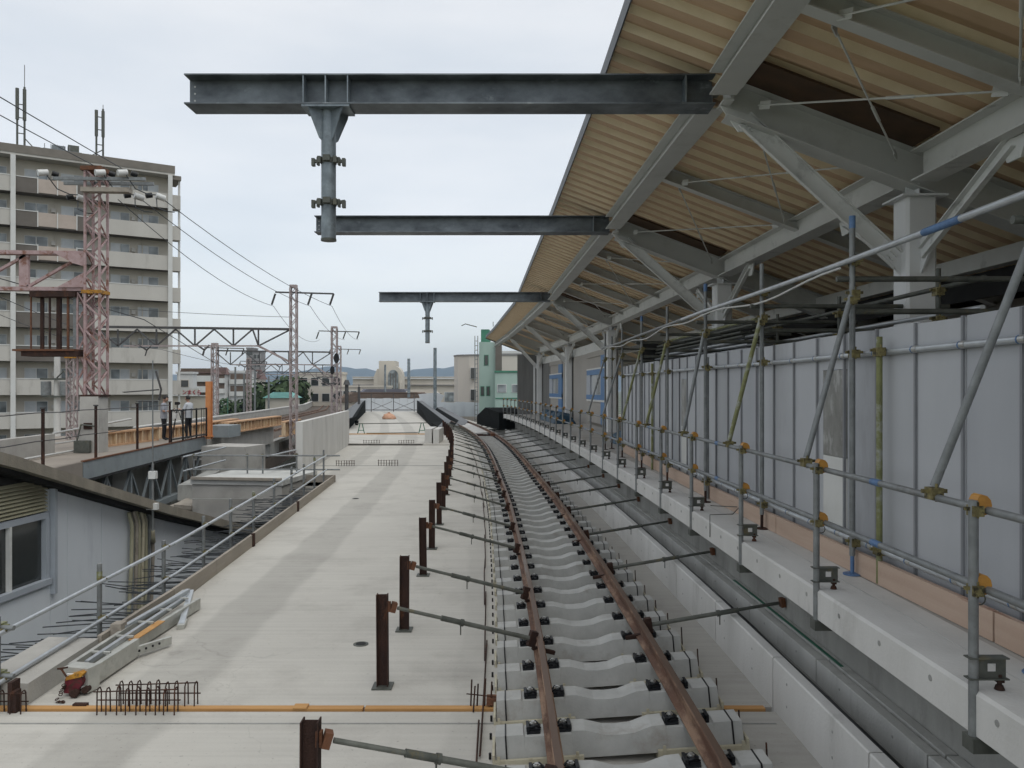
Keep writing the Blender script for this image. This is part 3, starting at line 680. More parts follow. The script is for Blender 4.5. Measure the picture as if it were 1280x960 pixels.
# scaffold standards in front of the hoarding
sp = [(4.35, 2.86), (6.7, 2.85), (8.9, 2.78), (11.0, 2.66), (13.5, 2.62), (15.8, 2.56), (18.3, 2.52), (20.6, 2.40), (21.0, 2.62)]
for i, (y, x) in enumerate(sp):
    top = 4.4 + (.05 if i % 2 else 0)
    t = thing('scaffold_standard', 'tall grey scaffold pole standing before the hoarding, %s from the camera' % nth(i), 'scaffold pole', (x, y, PZ), 'scaffold poles before the hoarding')
    MB().tube([(x, y, PZ + .16), (x, y, top)], .0243, 12).build('tube', 'galv', t)
    (i in (1, 3, 5)) and MB().tube([(x, y, top - .10), (x, y, top + .004)], .0262, 12).build('blue_end', 'tape_blue', t)
    MB().tube([(x, y, PZ + .004), (x, y, PZ + .2)], .0175, 8).tube([(x, y, PZ + .002), (x, y, PZ + .012)], .075, 12).build('screw_jack', 'tape_blue' if i < 2 else 'rust_dark', t)
    for z in (4.07, 3.80, 3.30, 1.72):
        m = MB(); clamp(m, (x + .02, y + .01, z), .045); m.build('coupler', 'clamp_brass', t)
    # raking brace down to the guard rail
    if i < 8:
        b = thing('raking_brace', 'sloping pipe brace from a scaffold pole down to the guard rail, %s from the camera' % nth(i), 'pipe brace', (x, y, 2.4), 'sloping braces before the hoarding')
        g = pt(4.62 if i == 0 else y - .12, gx + .02, 2.44)
        MB().tube([g, (x - .03, y - .05, 3.78 if i else 3.9)], .0243, 10).build('tube', 'tube_olive' if i in (2, 4, 5) else 'galv', b)
        m = MB(); clamp(m, g - V((0, 0, .04)), .045); m.build('swivel_coupler', 'clamp_brass', b); m = MB(); clamp(m, (x - .02, y - .04, 3.74), .04); m.build('swivel_coupler', 'clamp_brass', b)
# short extra uprights by the hoarding
for (y, x, z0, z1, mt, lb) in ((6.36, 2.92, PZ + .01, 3.42, 'tube_olive', 'yellow green pipe standing against the hoarding'), (8.4, 2.78, 2.9, 3.4, 'galv', ''), (11.3, 2.76, PZ + .01, 3.46, 'galv', 'short grey pipe against the hoarding in front of the third brace'), (15.4, 2.70, PZ + .01, 3.5, 'tube_olive', 'short yellow green pipe against the far hoarding')):
    if not lb: continue
    t = thing('upright_pipe', lb, 'pipe', (x, y, z0)); MB().tube([(x, y, z0), (x, y, z1)], .0243, 10).build('tube', mt, t)
    m = MB(); clamp(m, (x, y, 3.3), .045); clamp(m, (x, y, 1.72), .045); m.build('coupler', 'clamp_brass', t)
# handrail pipe high on the standards + white cable
for k, (a, b) in enumerate(((1.8, 6.9), (6.9, 12.2), (12.2, 20.8))):
    f_ = lin([(y, x - .05) for y, x in sp[:8]])
    t = thing('scaffold_ledger', 'long high ledger pipe along the scaffold poles, %s length from the camera' % nth(k), 'pipe', (f_(a), a, 4.07), 'high ledger pipes')
    MB().tube([(f_(y), y, 4.07) for y in ys(a, b, 1.2)], .0243, 10).build('tube', 'tube_bright' if k < 2 else 'galv', t)
    if k == 0: MB().tube([(f_(5.0), 5.0, 4.07), (f_(5.45), 5.45, 4.07)], .0262, 10).build('blue_tape', 'tape_blue', t)
f_ = lin([(y, x - .06) for y, x in sp[:8]])
solo('white_cable', MB().tube([(f_(y) - .02, y, 3.995 + .03 * math.sin(y * 2.0) - .02 * math.sin(y * .9)) for y in ys(6.75, 20.5, .35)], .011, 6), 'cable_white', 'white cable tied under the high ledger pipe', 'cable')
# transverse pipes and inner scaffold row behind the hoarding
for i, (y, x) in enumerate(sp[:7]):
    t = thing('transom_pipe', 'dark cross pipe running from a scaffold pole back under the canopy, %s from the camera' % nth(i), 'pipe', (x, y, 3.86), 'cross pipes under the canopy')
    MB().tube([(x - .12, y + .03, 3.93), (x + 2.1, y + .03, 3.93)], .0243, 8).tube([(x - .02, y + .06, 3.66), (x + 1.3, y + .06, 3.66)], .0243, 8).build('tube', 'galv_dark', t)
for i in range(6):
    y = 7.6 + i * 2.3; x = 4.05
    t = thing('inner_standard', 'dark scaffold pole behind the hoarding, %s from the camera' % nth(i), 'scaffold pole', (x, y, PZ), 'scaffold poles behind the hoarding')
    MB().tube([(x, y, PZ), (x, y, 4.15)], .0243, 8).build('tube', 'galv_dark', t)
    m = MB(); clamp(m, (x, y, 3.66), .05); clamp(m, (x, y, 3.93), .05); m.build('coupler', 'clamp_brass', t)
for k, z in enumerate((3.62, 3.72, 3.98)):
    solo('inner_ledger', MB().tube([(4.1 + .02 * k, 7.0, z), (3.95, 20.5, z)], .0243, 8), 'tube_bright' if k == 1 else 'galv_dark', 'long level pipe behind the hoarding, %s from below' % nth(k), 'pipe', 'level pipes behind the hoarding')
k = 0
for z in (3.62, 3.69, 3.76, 3.83, 3.90, 3.97, 4.04):
    for x in (3.3, 3.42):
        a = 12.2 + random.uniform(-.5, .5)
        solo('stacked_pipe', MB().tube([(x + .3, a, z), (x, a + 6.2, z)], .024, 8), random.choice(['tube_bright', 'galv_dark', 'tube_olive', 'galv_dark']), 'pipe lying in the stack on the inner scaffold, %s of the stack from below' % nth(k), 'pipe', 'stacked pipes behind the hoarding'); k += 1
# things lying on the platform
for (y, o, l, lb) in ((22.5, 3.1, 1.6, 'dark blue tarpaulin bundle on the platform behind the end of the hoarding'), (38.5, 2.9, 5.5, 'long dark blue covered stack on the far platform')):
    p = pt(y, o, PZ); t = thing('tarpaulin_bundle', lb, 'tarpaulin', tuple(p), 'blue tarpaulin bundles on the platform')
    m = MB(); rr = random.Random(3); prof = []
    frs_ = [(lambda o_, z_, y=q, j=j: pt(y, o_, PZ + (z_ - PZ) * (1 + .3 * math.sin(j * 1.9)))) for j, q in enumerate(ys(y - l / 2, y + l / 2, .5))]
    m.sweep([(o - .5, PZ + .01), (o - .42, PZ + .3), (o - .2, PZ + .42), (o + .25, PZ + .36), (o + .5, PZ + .01)], frs_); m.build('cover', 'tarp_blue', t)
solo('wire_loop', MB().tube([pt(9.3, e0 - .01, 1.28), pt(9.3, e0 - .01, PZ + .09), pt(9.35, 1.75, PZ + .09), pt(9.9, 2.0, PZ + .09), pt(10.3, 1.75, PZ + .05)], .006, 5), 'galv_dark', 'bent thin wire over the platform edge near a guard post', 'wire')

solo('green_tape', MB().sweep([(2.13, .462), (2.13, .468), (2.16, .468), (2.16, .462)], [fr(y) for y in ys(7.3, 10.6, .5)]), 'green_steel', 'thin green strip lying on the cable trough below the platform', 'strip')
# ================================================================== CANOPY
EV = lin([(1.5, 1.32), (8.1, 1.21), (11.4, 1.14), (18.2, .91), (32.4, .32), (36.9, .15), (54, -1.3), (61, -2.0)])
GL = lin([(2, 2.37), (9, 2.32), (16.35, 2.03), (29.16, 1.43), (33.5, 1.14), (48, 0), (63, -1.5)])
VL = lambda y: cx(y) + 3.68 if y < 46 else cx(46) + 3.68 - (y - 46) * .13
ZR = lambda y, x: 6.95 - .38 * (x - EV(y))
ROOF_END = 61.0
can = thing('platform_canopy', 'grey steel platform canopy with a tan ribbed roof over the new platform', 'canopy', (4.5, 9, PZ))
# ribbed roof deck: ribs run down the slope, 0.33 m apart
y = 1.2; rows = []
P = .40
while y < ROOF_END:
    for dy, dz in ((0, 0), (.12, 0), (.15, .085), (.325, .085), (.37, 0)): rows.append((y + dy, dz))
    y += P
m = MB(); rr = [0, .5, 1.1, 2.2, 3.3, 5.0, 8.0]
idx = []
for (yy_, dz) in rows:
    base = len(m.v)
    for r in rr: 
        x = EV(yy_) + r; m.v.append((x, yy_, 6.95 - .38 * r + dz))
    idx.append(base)
nr = len(rr)
for i in range(len(rows) - 1):
    for k in range(nr - 1):
        a = idx[i] + k; b = idx[i + 1] + k
        m.f.append((a, a + 1, b + 1, b)); m.sm.append(False); m.mi.append(1 if i % 5 in (1, 3) else 0)
n0 = len(m.v)
for (yy_, dz) in (rows[0], rows[-1]):
    for r in rr: m.v.append((EV(yy_) + r, yy_, 6.95 - .38 * r + .12))
# top skin, follows every row coarse
top = []
for i in range(0, len(rows), 10):
    yy_ = rows[i][0]; b = len(m.v); top.append(b)
    for r in (0, 8.0): m.v.append((EV(yy_), yy_, 7.09) if r == 0 else (EV(yy_) + r, yy_, 6.95 - .38 * r + .14))
for i in range(len(top) - 1):
    m.f.append((top[i], top[i] + 1, top[i + 1] + 1, top[i + 1])); m.mi.append(0); m.sm.append(False)
bmroof = m.build('roof_deck', ['deck_tan', 'deck_ridge'], can)
m = MB()
yy_ = ys(1.2, ROOF_END, 1.5)
for i in range(len(yy_) - 1):
    a, b = yy_[i], yy_[i + 1]
    m.add([(EV(a) - .012, a, 6.93), (EV(b) - .012, b, 6.93), (EV(b) - .012, b, 7.12), (EV(a) - .012, a, 7.12), (EV(a) + .004, a, 6.93), (EV(b) + .004, b, 6.93), (EV(b) + .004, b, 7.12), (EV(a) + .004, a, 7.12)],
          [(0, 1, 2, 3), (5, 4, 7, 6), (0, 4, 5, 1), (3, 2, 6, 7), (0, 3, 7, 4), (1, 5, 6, 2)])
m.build('edge_flashing', 'edge_flash', can)
m = MB(); e = ROOF_END + .02
m.add([(EV(e) - .01, e, 6.9), (EV(e) + 4.5, e, 6.9 - .38 * 4.5), (EV(e) + 4.5, e, 7.12 - .38 * 4.5), (EV(e) - .01, e, 7.12)], [(0, 1, 2, 3)]); 
m.prism([(EV(e) - .01, e, 6.88), (EV(e) + 4.5, e, 6.88 - .38 * 4.5), (EV(e) + 4.5, e, 7.12 - .38 * 4.5), (EV(e) - .01, e, 7.12)], (0, .05, 0)); m.build('end_flashing', 'canopy_pale', can)
frames = [1.6, 9.0, 16.35, 29.16, 40.0, 50.0]
gseg = [1.2, 9.0, 16.35, 29.16, 40, 50, 60.5]
for i in range(len(gseg) - 1):
    a, b = gseg[i], gseg[i + 1]; a2 = a + .24 if i else a; b2 = b - .2
    MB().hbeam((GL(a2), a2, 6.37), (GL(b2), b2, 6.37), .26, .30, .016).build('eaves_girder', 'canopy_paint', can)
for i in range(len(gseg) - 1):
    a, b = gseg[i], gseg[i + 1]
    if b > 51: b = 50
    if a >= 50: break
    MB().hbeam((VL(a + .2), a + .2, 5.46), (VL(b - .2), b - .2, 5.46), .34, .3, .018).build('valley_girder', 'canopy_pale', can)
    MB().bar((cx(a) + 5.7, a + .02, 4.76), (cx(b) + 5.7, b, 4.76), .2, .22).build('gutter_beam', 'canopy_pale', can)
def rafter(y, dep, w, mt, x1=None, s=0.0):
    xa = GL(y) + .14; xb = x1 or (EV(y) + 7.4)
    za, zb = ZR(y, xa) - .03 - dep / 2, ZR(y, xb) - .03 - dep / 2
    MB().hbeam((xa, y, za), (xb, y, zb), dep, w, .014).build('rafter', mt, can)
mids = [4.3, 6.8, 12.4, 19.5, 21.8, 24.4, 26.9, 33.0, 36.5, 43.5, 46.8, 53.5, 57]
for y in mids: rafter(y, .2, .16, 'canopy_paint')
for i, y in enumerate(frames):
    xs = GL(y)
    rafter(y, .40, .29, 'canopy_paint')
    # node gusset box at the girder
    m = MB().box(xs + .02, xs + .135, y - .17, y + .17, 6.195, 6.22); m.box(xs + .10, xs + .135, y - .17, y + .17, 6.22, 6.5); m.prism([(xs + .02, y - .012, 6.194), (xs + .5, y - .012, 6.04), (xs + .52, y - .012, 5.9), (xs + .22, y - .012, 5.9)], (0, .024, 0))
    m.build('node_gusset', 'canopy_pale', can)
    vx = VL(y)
    if y > 55: continue
    c = MB(); w = .17
    # column with softened corners
    pr = [(vx + sx * (w - dx), y + sy * (w - dy), PZ) for sx, sy, dx, dy in ((-1, -1, 0, .03), (-1, -1, .03, 0), (1, -1, .03, 0), (1, -1, 0, .03), (1, 1, 0, .03), (1, 1, .03, 0), (-1, 1, .03, 0), (-1, 1, 0, .03))]
    c.prism(pr, (0, 0, 3.68)); c.build('column', 'column_white', can)
    m = MB().box(vx - .25, vx + .25, y - .25, y + .25, 5.13, 5.15); m.box(vx - .1, vx + .1, y - .006, y + .006, 5.15, 5.3); m.box(vx - .006, vx + .006, y - .1, y + .1, 5.15, 5.3); m.build('cap_plate', 'column_white', can)
    # knee brace (channel) from girder to column, with bolts
    a = V((xs + .28, y, 6.03)); b = V((vx - .19, y, 4.43)); d = (b - a).normalized()
    m = MB().bar(a, b, .16, .012, (0, 1, 0)); 
    n_ = V((0, 1, 0)); sd = d.cross(n_).normalized()
    m = MB().bar(a + V((0, -.02, 0)), b + V((0, -.02, 0)), .19, .012, (0, 1, 0))
    for q in (-1, 1): m.bar(a + sd * q * .095 + V((0, -.05, 0)), b + sd * q * .095 + V((0, -.05, 0)), .012, .06, (0, 1, 0))
    for (t0) in (.05, .09, .13):
        for q in (-.03, .03):
            p = a + d * (t0 + .02) + sd * q; m.tube([p + V((0, -.026, 0)), p + V((0, -.045, 0))], .014, 6)
            p = b - d * (t0 + .02) + sd * q; m.tube([p + V((0, -.026, 0)), p + V((0, -.045, 0))], .014, 6)
    m.build('knee_brace', 'canopy_pale', can)
    m = MB().prism([(vx - .17, y - .03, 4.28), (vx - .17, y - .03, 4.62), (vx - .34, y - .03, 4.7), (vx - .42, y - .03, 4.55)], (0, .02, 0)); m.prism([(vx - .02, y - .17, 4.28), (vx - .02, y - .17, 4.66), (vx - .02, y - .4, 4.75), (vx - .02, y - .36, 4.5)], (.02, 0, 0)); m.build('brace_gusset', 'column_white', can)
    for s_ in (-1, 1):
        a = V((VL(y + s_ * 1.75), y + s_ * 1.75, 5.26)); b = V((vx, y + s_ * .22, 4.5))
        if y + s_ * 1.75 > 50 or y < 3: continue
        m = MB().bar(a, b, .012, .13, (1, 0, 0))
        for q in (-1, 1): m.bar(a, b, .06, .012, (1, 0, 0), os=0, ou=q * .065)
        m = MB().bar(a, b, .13, .012, (1, 0, 0)); u_ = (b - a).normalized().cross(V((1, 0, 0))).normalized()
        for q in (-1, 1): m.bar(a + u_ * q * .065 + V((-.03, 0, 0)), b + u_ * q * .065 + V((-.03, 0, 0)), .012, .06, (1, 0, 0))
        m.build('side_brace', 'canopy_pale', can)
        MB().prism([(a.x - .012, a.y - .2, 5.28), (a.x - .012, a.y + .2, 5.28), (a.x - .012, a.y + .1, 5.08), (a.x - .012, a.y - .1, 5.08)], (.024, 0, 0)).build('brace_gusset', 'canopy_pale', can)
# dark soffit boards just before the frames
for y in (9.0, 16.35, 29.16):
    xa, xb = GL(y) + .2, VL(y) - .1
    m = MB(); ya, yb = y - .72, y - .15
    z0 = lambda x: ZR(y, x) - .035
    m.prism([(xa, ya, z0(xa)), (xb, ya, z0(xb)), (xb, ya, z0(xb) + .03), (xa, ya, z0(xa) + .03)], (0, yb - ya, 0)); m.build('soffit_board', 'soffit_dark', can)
# tie rods
cells = [(2, 4.3), (4.3, 6.8), (6.9, 8.9), (9.1, 12.3), (12.5, 16.2), (16.5, 19.4), (19.6, 24.3), (24.5, 29.0), (29.3, 33), (33, 36.5), (36.5, 40)]
for (a, b) in cells:
    for (y0, y1) in ((a, b), (b, a)):
        p = V((GL(y0) + .42, y0, ZR(y0, GL(y0) + .42) - .2)); q = V((VL(y1) - .25, y1, ZR(y1, VL(y1) - .25) - .2)); d = (q - p)
        m = MB().tube([p, q], .011, 6)
        c = p + d * .62; dn = d.normalized(); m.tube([c - dn * .14, c - dn * .11, c + dn * .11, c + dn * .14], .018, 6)
        m.bar(q - dn * .16, q - dn * .02, .012, .09); m.bar(p + dn * .02, p + dn * .16, .012, .09)
        m.build('tie_rod', 'canopy_pale', can)
# ---- cantilever beams over the track --------------------------------
for i, (y, lo, lb) in enumerate(((9.18, -4.54, 'nearest and largest dark steel beam reaching out over the deck, with a hanging pipe'), (16.52, -4.65, 'middle dark steel beam reaching out over the deck, no hanging pipe of its own'), (29.34, -4.8, 'farthest dark steel beam reaching out over the deck, with a small hanging pipe'))):
    xl = cx(y) + lo; xr = GL(y) - .02
    t = thing('cantilever_beam', lb, 'steel beam', (xr, y, 6.22), 'beams reaching out over the deck')
    MB().hbeam((xl, y, 6.39), (xr, y, 6.39), .34, .35, .016).build('beam', 'beam_steel', t)
    m = MB()
    for k in range(3): m.tube([(xl + .06, y - .009, 6.31 + k * .08), (xl + .06, y - .012, 6.31 + k * .08)], .011, 8)
    m.build('bolt_hole', 'cable_white', t)
    MB().box(xr - .34, xr - .325, y - .17, y + .17, 6.238, 6.542).build('stiffener', 'galv_blue', t)
    if i == 1: continue
    px = cx(y) - 2.95 + (0 if i == 0 else -.08)
    for dx in (-.25, 0, .25): MB().box(px + dx - .006, px + dx + .006, y - .17, y + .17, 6.238, 6.542).build('stiffener', 'galv_blue', t)
    h = thing('drop_pipe', 'large galvanised pipe hanging from the nearest steel beam' if i == 0 else 'small hanging pipe under the farthest steel beam', 'hanging pipe', (px, y, 6.2), 'pipes hanging from the beams')
    MB().box(px - .27, px + .27, y - .17, y + .17, 6.193, 6.217).build('top_plate', 'galv_blue', h)
    MB().tube([(px, y, 6.192), (px, y, 4.73)], .083, 24).build('pipe', 'galv_blue', h)
    MB().tube([(px, y, 4.73), (px, y, 4.705)], .088, 24).build('end_cap', 'galv_dark', h)
    for a in range(4):
        q = a * math.pi / 2 + .78; c, s = math.cos(q), math.sin(q)
        MB().prism([(px + c * .08 - s * .006, y + s * .08 + c * .006, 6.192), (px + c * .27 - s * .006, y + s * .22 + c * .006, 6.192), (px + c * .26, y + s * .21, 6.15), (px + c * .12, y + s * .12, 5.87), (px + c * .08, y + s * .08, 5.84)], (s * .012, -c * .012, 0)).build('gusset', 'galv_blue', h)
    for z in (5.62, 5.14):
        m = MB().tube([(px, y, z - .03), (px, y, z + .03)], .092, 20)
        for s in (-1, 1):
            m.box(px + s * .09 - .02, px + s * .09 + .02, y - .1, y - .04, z - .035, z + .035) ; m.bar((px + s * .085, y, z), (px + s * .19, y, z + (.0 if z > 5.3 else .02)), .05, .03)
            m.box(px + s * .175 - .018, px + s * .175 + .018, y - .03, y + .03, z - .055, z + .03); m.box(px + s * .12 - .012, px + s * .12 + .012, y - .035, y + .035, z - .045, z + .04)
        m.box(px - .04, px + .04, y - .125, y - .085, z - .02, z + .045)
        m.build('pipe_band', 'galv_dark', h)
# ================================================================== STATION WALL
st = thing('station_wall', 'grey station wall with blue framed windows behind the far platform', 'station building', (cx(36) + 3.9, 36, PZ))
def wseg(y0, y1, z0, z1, name, mt, o=3.86, th=.12):
    return MB().sweep([(o, z0), (o, z1), (o + th, z1), (o + th, z0)], [(lambda o_, z_, y=y: V((VL(y) - 3.68 + o_, y, z_))) for y in ys(y0, y1, 2)]).build(name, mt, st)
wseg(29.4, 31.0, PZ, 4.6, 'wall_panel', 'wall_beige'); wseg(35.6, 39.7, PZ, 4.6, 'wall_panel', 'wall_beige'); wseg(40.3, 43.0, PZ, 4.6, 'wall_panel', 'wall_beige'); wseg(47.1, 50.2, PZ, 4.6, 'wall_panel', 'wall_greydark')
wseg(29.4, 50.2, 4.6, 5.0, 'wall_header', 'canopy_pale'); wseg(39.75, 39.95, PZ, 4.6, 'dark_slit', 'under_black', 3.84)
for (a, b) in ((31.0, 35.6), (43.0, 47.1)):
    w = MB().sweep([(3.80, 4.38), (3.80, 4.6), (3.98, 4.6), (3.98, 4.38)], [(lambda o_, z_, y=y: V((VL(y) - 3.68 + o_, y, z_))) for y in (a, b)]); wf = w.build('window', 'wall_beige', st)
    def sub(y0, y1, z0, z1, name, mt, o=3.86, th=.1):
        ob = MB().sweep([(o, z0), (o, z1), (o + th, z1), (o + th, z0)], [(lambda o_, z_, y=y: V((VL(y) - 3.68 + o_, y, z_))) for y in (y0, y1)]).build(name, mt, st); ob.parent = wf; return ob
    sub(a, b, 3.62, 3.84, 'frame_bar', 'frame_blue', 3.80); sub(a, b, 3.84, 3.9, 'frame_bar', 'white_paint', 3.79); sub(a, b, 2.58, 2.78, 'frame_bar', 'frame_blue', 3.78); sub(a, b, 2.5, 2.58, 'frame_bar', 'white_paint', 3.79)
    sub(a, a + 1.1, 1.6, 4.38, 'side_frame', 'frame_blue', 3.79); sub(b - .9, b, 2.78, 3.62, 'side_frame', 'frame_paleblue', 3.79)
    sub(a + 1.1, b, 3.9, 4.38, 'upper_pane', 'wall_beige'); sub(a + 1.1, b - .9, 2.78, 3.62, 'middle_pane', 'window_pale'); sub(a + 1.1, b, 1.6, 2.5, 'lower_pane', 'wall_beige')
    for k in range(4): sub(a + 1.3 + k * .32, a + 1.36 + k * .32, 2.8, 3.6, 'glazing_bar', 'glass_dark', 3.85, .02)
x0 = VL(50.2) - 1.35
MB().box(x0, VL(50.2) + .3, 50.2, 50.45, PZ, 5.2).build('end_wall', 'wall_greydark', st)
MB().box(x0 + 1.0, x0 + 1.12, 50.12, 50.2, PZ, 4.7).build('downpipe', 'column_white', st)
# back wall under the canopy
bw = thing('back_wall', 'dim grey building wall under the canopy behind the hoarding', 'wall', (7.6, 9, PZ))
for (a, b, mt, z1) in ((1.5, 11.0, 'wall_beige', 4.42), (11.02, 16.3, 'wall_beige', 4.35), (16.32, 29.4, 'wall_greydark', 4.3)):
    MB().sweep([(6.7, PZ), (6.7, z1), (6.85, z1), (6.85, PZ)], [(lambda o_, z_, y=y: V((cx(y) + o_, y, z_))) for y in ys(a, b, 2)]).build('wall_panel', mt, bw)
for (y, w) in ((15.1, .25), (17.6, .5), (22.0, .8)):
    MB().box(cx(y) + 6.6, cx(y) + 6.7, y, y + w, PZ, 4.1).build('blue_door_frame', 'frame_blue', bw)
MB().sweep([(6.86, 4.3), (6.86, 6), (7.0, 6), (7.0, 4.3)], [(lambda o_, z_, y=y: V((cx(y) + o_, y, z_))) for y in ys(1.5, 29, 2)]).build('void_shade_sheet', 'under_black', bw)  # black sheet paints the dark void above the wall
solo('dark_backdrop', MB().box(3.0, 4.25, 18.4, 18.46, 3.42, 4.12), 'under_black', 'black sheet added as the dark background behind the stacked pipes', 'sheet')  # added sheet, its black stands in for the dark depth behind the pipes
MB().sweep([(5.78, 4.28), (5.78, 4.64), (5.84, 4.64), (5.84, 4.28)], [(lambda o_, z_, y=y: V((cx(y) + o_, y, z_))) for y in ys(1.5, 29, 2)]).build('gutter_shade_strip', 'under_black', bw)  # black strip added as painted shade below the gutter beam
# ================================================================== LEFT EDGE OF THE DECK
RX = lambda y: left_edge(y) - .28
RZ = lin([(4, .66), (9.5, .72), (25.7, .88)])
ly = [5.6, 7.6, 9.6, 11.5, 13.3, 14.9, 16.6, 18.5, 20.5, 22.2, 23.9, 25.6]
for i, y in enumerate(ly):
    x = RX(y); z = RZ(y)
    t = thing('railing_post', 'grey railing post on the left deck edge, %s from the camera' % nth(i), 'railing post', (x, y, -.3), 'railing posts on the left edge')
    MB().tube([(x - .03, y, -.35), (x - .03, y, z + .09 + .05 * (i % 3))], .03, 8).build('post_tube', 'galv', t)
    if i % 4 == 2: MB().tube([(x - .03, y, z - .0), (x - .03, y, z + .1)], .033, 8).build('painted_end', 'tube_olive', t)
    for q in (z, z - .46):
        m = MB(); clamp(m, (x + .0, y, q), .038); m.build('coupler', 'clamp_brass', t)
for q, nm in ((0, 'top'), (-.46, 'middle')):
    for k, (a, b) in enumerate(((5.0, 7.55), (7.3, 11.9), (11.7, 16.3), (16.1, 20.7), (20.5, 25.75))):
        if k == 0: continue
        solo('railing_pipe', MB().tube([(RX(y) + .035, y, RZ(y) + q) for y in ys(a, b, 1.2)], .0243, 10), 'tube_bright', '%s railing pipe along the left edge of the deck, %s length from the camera' % (nm, nth(k - 1)), 'pipe', 'railing pipes on the left edge')
    solo('railing_pipe', MB().tube([(-6.6, 7.75, RZ(7.7) + q + .01), (RX(7.7) + .12, 7.62, RZ(7.7) + q + .03)], .0243, 10), 'galv', '%s short pipe leaving the left railing towards the left picture edge' % nm, 'pipe', 'railing pipes on the left edge')
    m = MB(); clamp(m, (RX(7.7) - .05, 7.66, RZ(7.7) + q + .02), .06); tag(m.build('pipe_coupler', 'tube_olive'), 'greenish coupler joining the %s pipes at the near end of the left railing' % nm, 'coupler', 'railing couplers')
# cross railing at the end of the kerb and around the opening
cr = [(-5.75, 25.9), (-7.05, 26.2), (-8.1, 26.0), (-8.6, 26.0), (-10.3, 25.9)]
for i, (x, y) in enumerate(cr):
    if i == 0: continue
    t = thing('railing_post', 'grey post of the cross railing before the pale wall, %s from the right' % nth(i - 1), 'railing post', (x, y, -.6), 'posts of the cross railing')
    MB().tube([(x, y, -.6), (x, y, .93)], .027, 8).build('post_tube', 'galv', t)
    m = MB(); clamp(m, (x, y - .03, .87), .04); m.build('coupler', 'clamp_brass', t)
for z, nm in ((.87, 'upper'), (.42, 'lower')):
    solo('railing_pipe', MB().tube([(-5.55, 25.8, z), (-10.5, 25.85, z)], .0243, 8), 'galv', '%s pipe of the cross railing running left from the end of the kerb' % nm, 'pipe', 'pipes of the cross railing')
    solo('railing_pipe', MB().tube([(-8.0, 26.2, z - .05), (-7.55, 28.6, z + .02)], .0243, 8), 'tube_bright', '%s pale railing pipe running from the cross railing to the pale wall' % nm, 'pipe', 'pipes beside the opening')
    solo('railing_pipe', MB().tube([(-10.4, 25.3, z), (-10.1, 28.2, z + .1)], .0243, 8), 'tube_bright', '%s pale pipe at the left end of the cross railing' % nm, 'pipe', 'pipes at the left end')
# bars sticking out of the deck edge
rr = random.Random(5); k = 0
for i in range(92):
    y = 7.9 + i * .19
    if y > 25.4: break
    for lv in range(2):
        if lv and i % 3 == 1: continue
        z = -.10 - .17 * lv + rr.uniform(-.03, .03); l = rr.uniform(1.0, 1.75); a = rr.uniform(-.16, .16) + (.35 if rr.random() < .12 else 0)
        x = left_edge(y) - .04
        solo('starter_bar', MB().tube([(x, y, z), (x - l * .6, y + a * l * .6, z - rr.uniform(0, .03)), (x - l, y + a * l, z - rr.uniform(-.05, .10))], .0085, 5), 'wire', 'dark bar sticking out of the left deck edge, %s from the camera' % nth(k), 'steel bar', 'bars sticking out of the deck edge'); k += 1
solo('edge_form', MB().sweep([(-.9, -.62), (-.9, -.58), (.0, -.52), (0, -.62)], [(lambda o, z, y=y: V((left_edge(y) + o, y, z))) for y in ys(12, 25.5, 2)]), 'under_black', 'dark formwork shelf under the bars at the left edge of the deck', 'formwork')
# folded aluminium work stand lying along the kerb
t = thing('folding_work_stand', 'folded aluminium work stand with an orange plate lying along the left kerb', 'work stand', (-4.3, 9.5, 0))
def S(s, y, z): return V((left_edge(y) + .14 + s, y, z))
MB().bar(S(.24, 7.95, .13), S(.28, 8.95, .12), .06, .19).build('outer_beam', 'alu', t)
m = MB().bar(S(.28, 8.9, .09), S(.50, 9.35, .07), .045, .09).build('perforated_arm', 'alu', t)
for k in range(4): MB().tube([S(.325 + k * .04, 8.9 + k * .085, .095), S(.34 + k * .04, 8.9 + k * .085, .095)], .014, 8).build('arm_hole', 'under_black', m.parent)
MB().bar(S(-.02, 8.1, .15), S(.0, 11.1, .15), .045, .15).build('inner_beam', 'alu', t)
MB().bar(S(.13, 8.5, .10), S(.27, 10.9, .09), .05, .14).build('lower_beam', 'alu', t)
MB().bar(S(.03, 8.0, .135), S(.30, 7.94, .135), .16, .24).build('end_box', 'alu', t)
MB().bar(S(.08, 7.845, .2), S(.24, 7.845, .2), .02, .03).bar(S(.04, 7.85, .08), S(.27, 7.85, .08), .015, .02).build('handle_slot', 'white_paint', t)
MB().bar(S(.10, 8.2, .2), S(.12, 11.0, .19), .045, .045).build('top_tube', 'tube_bright', t)
MB().bar(S(.11, 11.05, .21), S(.36, 10.05, .04), .07, .055).build('folded_leg', 'tube_bright', t)
MB().bar(S(.09, 11.0, .24), S(-.03, 9.3, .23), .055, .045).build('folded_leg', 'tube_bright', t)
MB().bar(S(.33, 10.2, .05), S(.37, 10.0, .03), .09, .055).build('leg_foot', 'alu', t)
for k in range(5): MB().bar(S(.0, 8.5 + k * .55, .215), S(.2, 8.5 + k * .55, .205), .035, .02).build('rung', 'alu', t)
MB().prism([S(.245, 9.0, .172), S(.275, 9.75, .172), S(.19, 9.75, .178), S(.165, 9.0, .178)], (0, 0, .01)).build('orange_plate', 'timber_orange', t)
MB().box(-4.62, -4.5, 9.2, 9.35, .02, .3).build('grey_block', 'timber_grey', t)
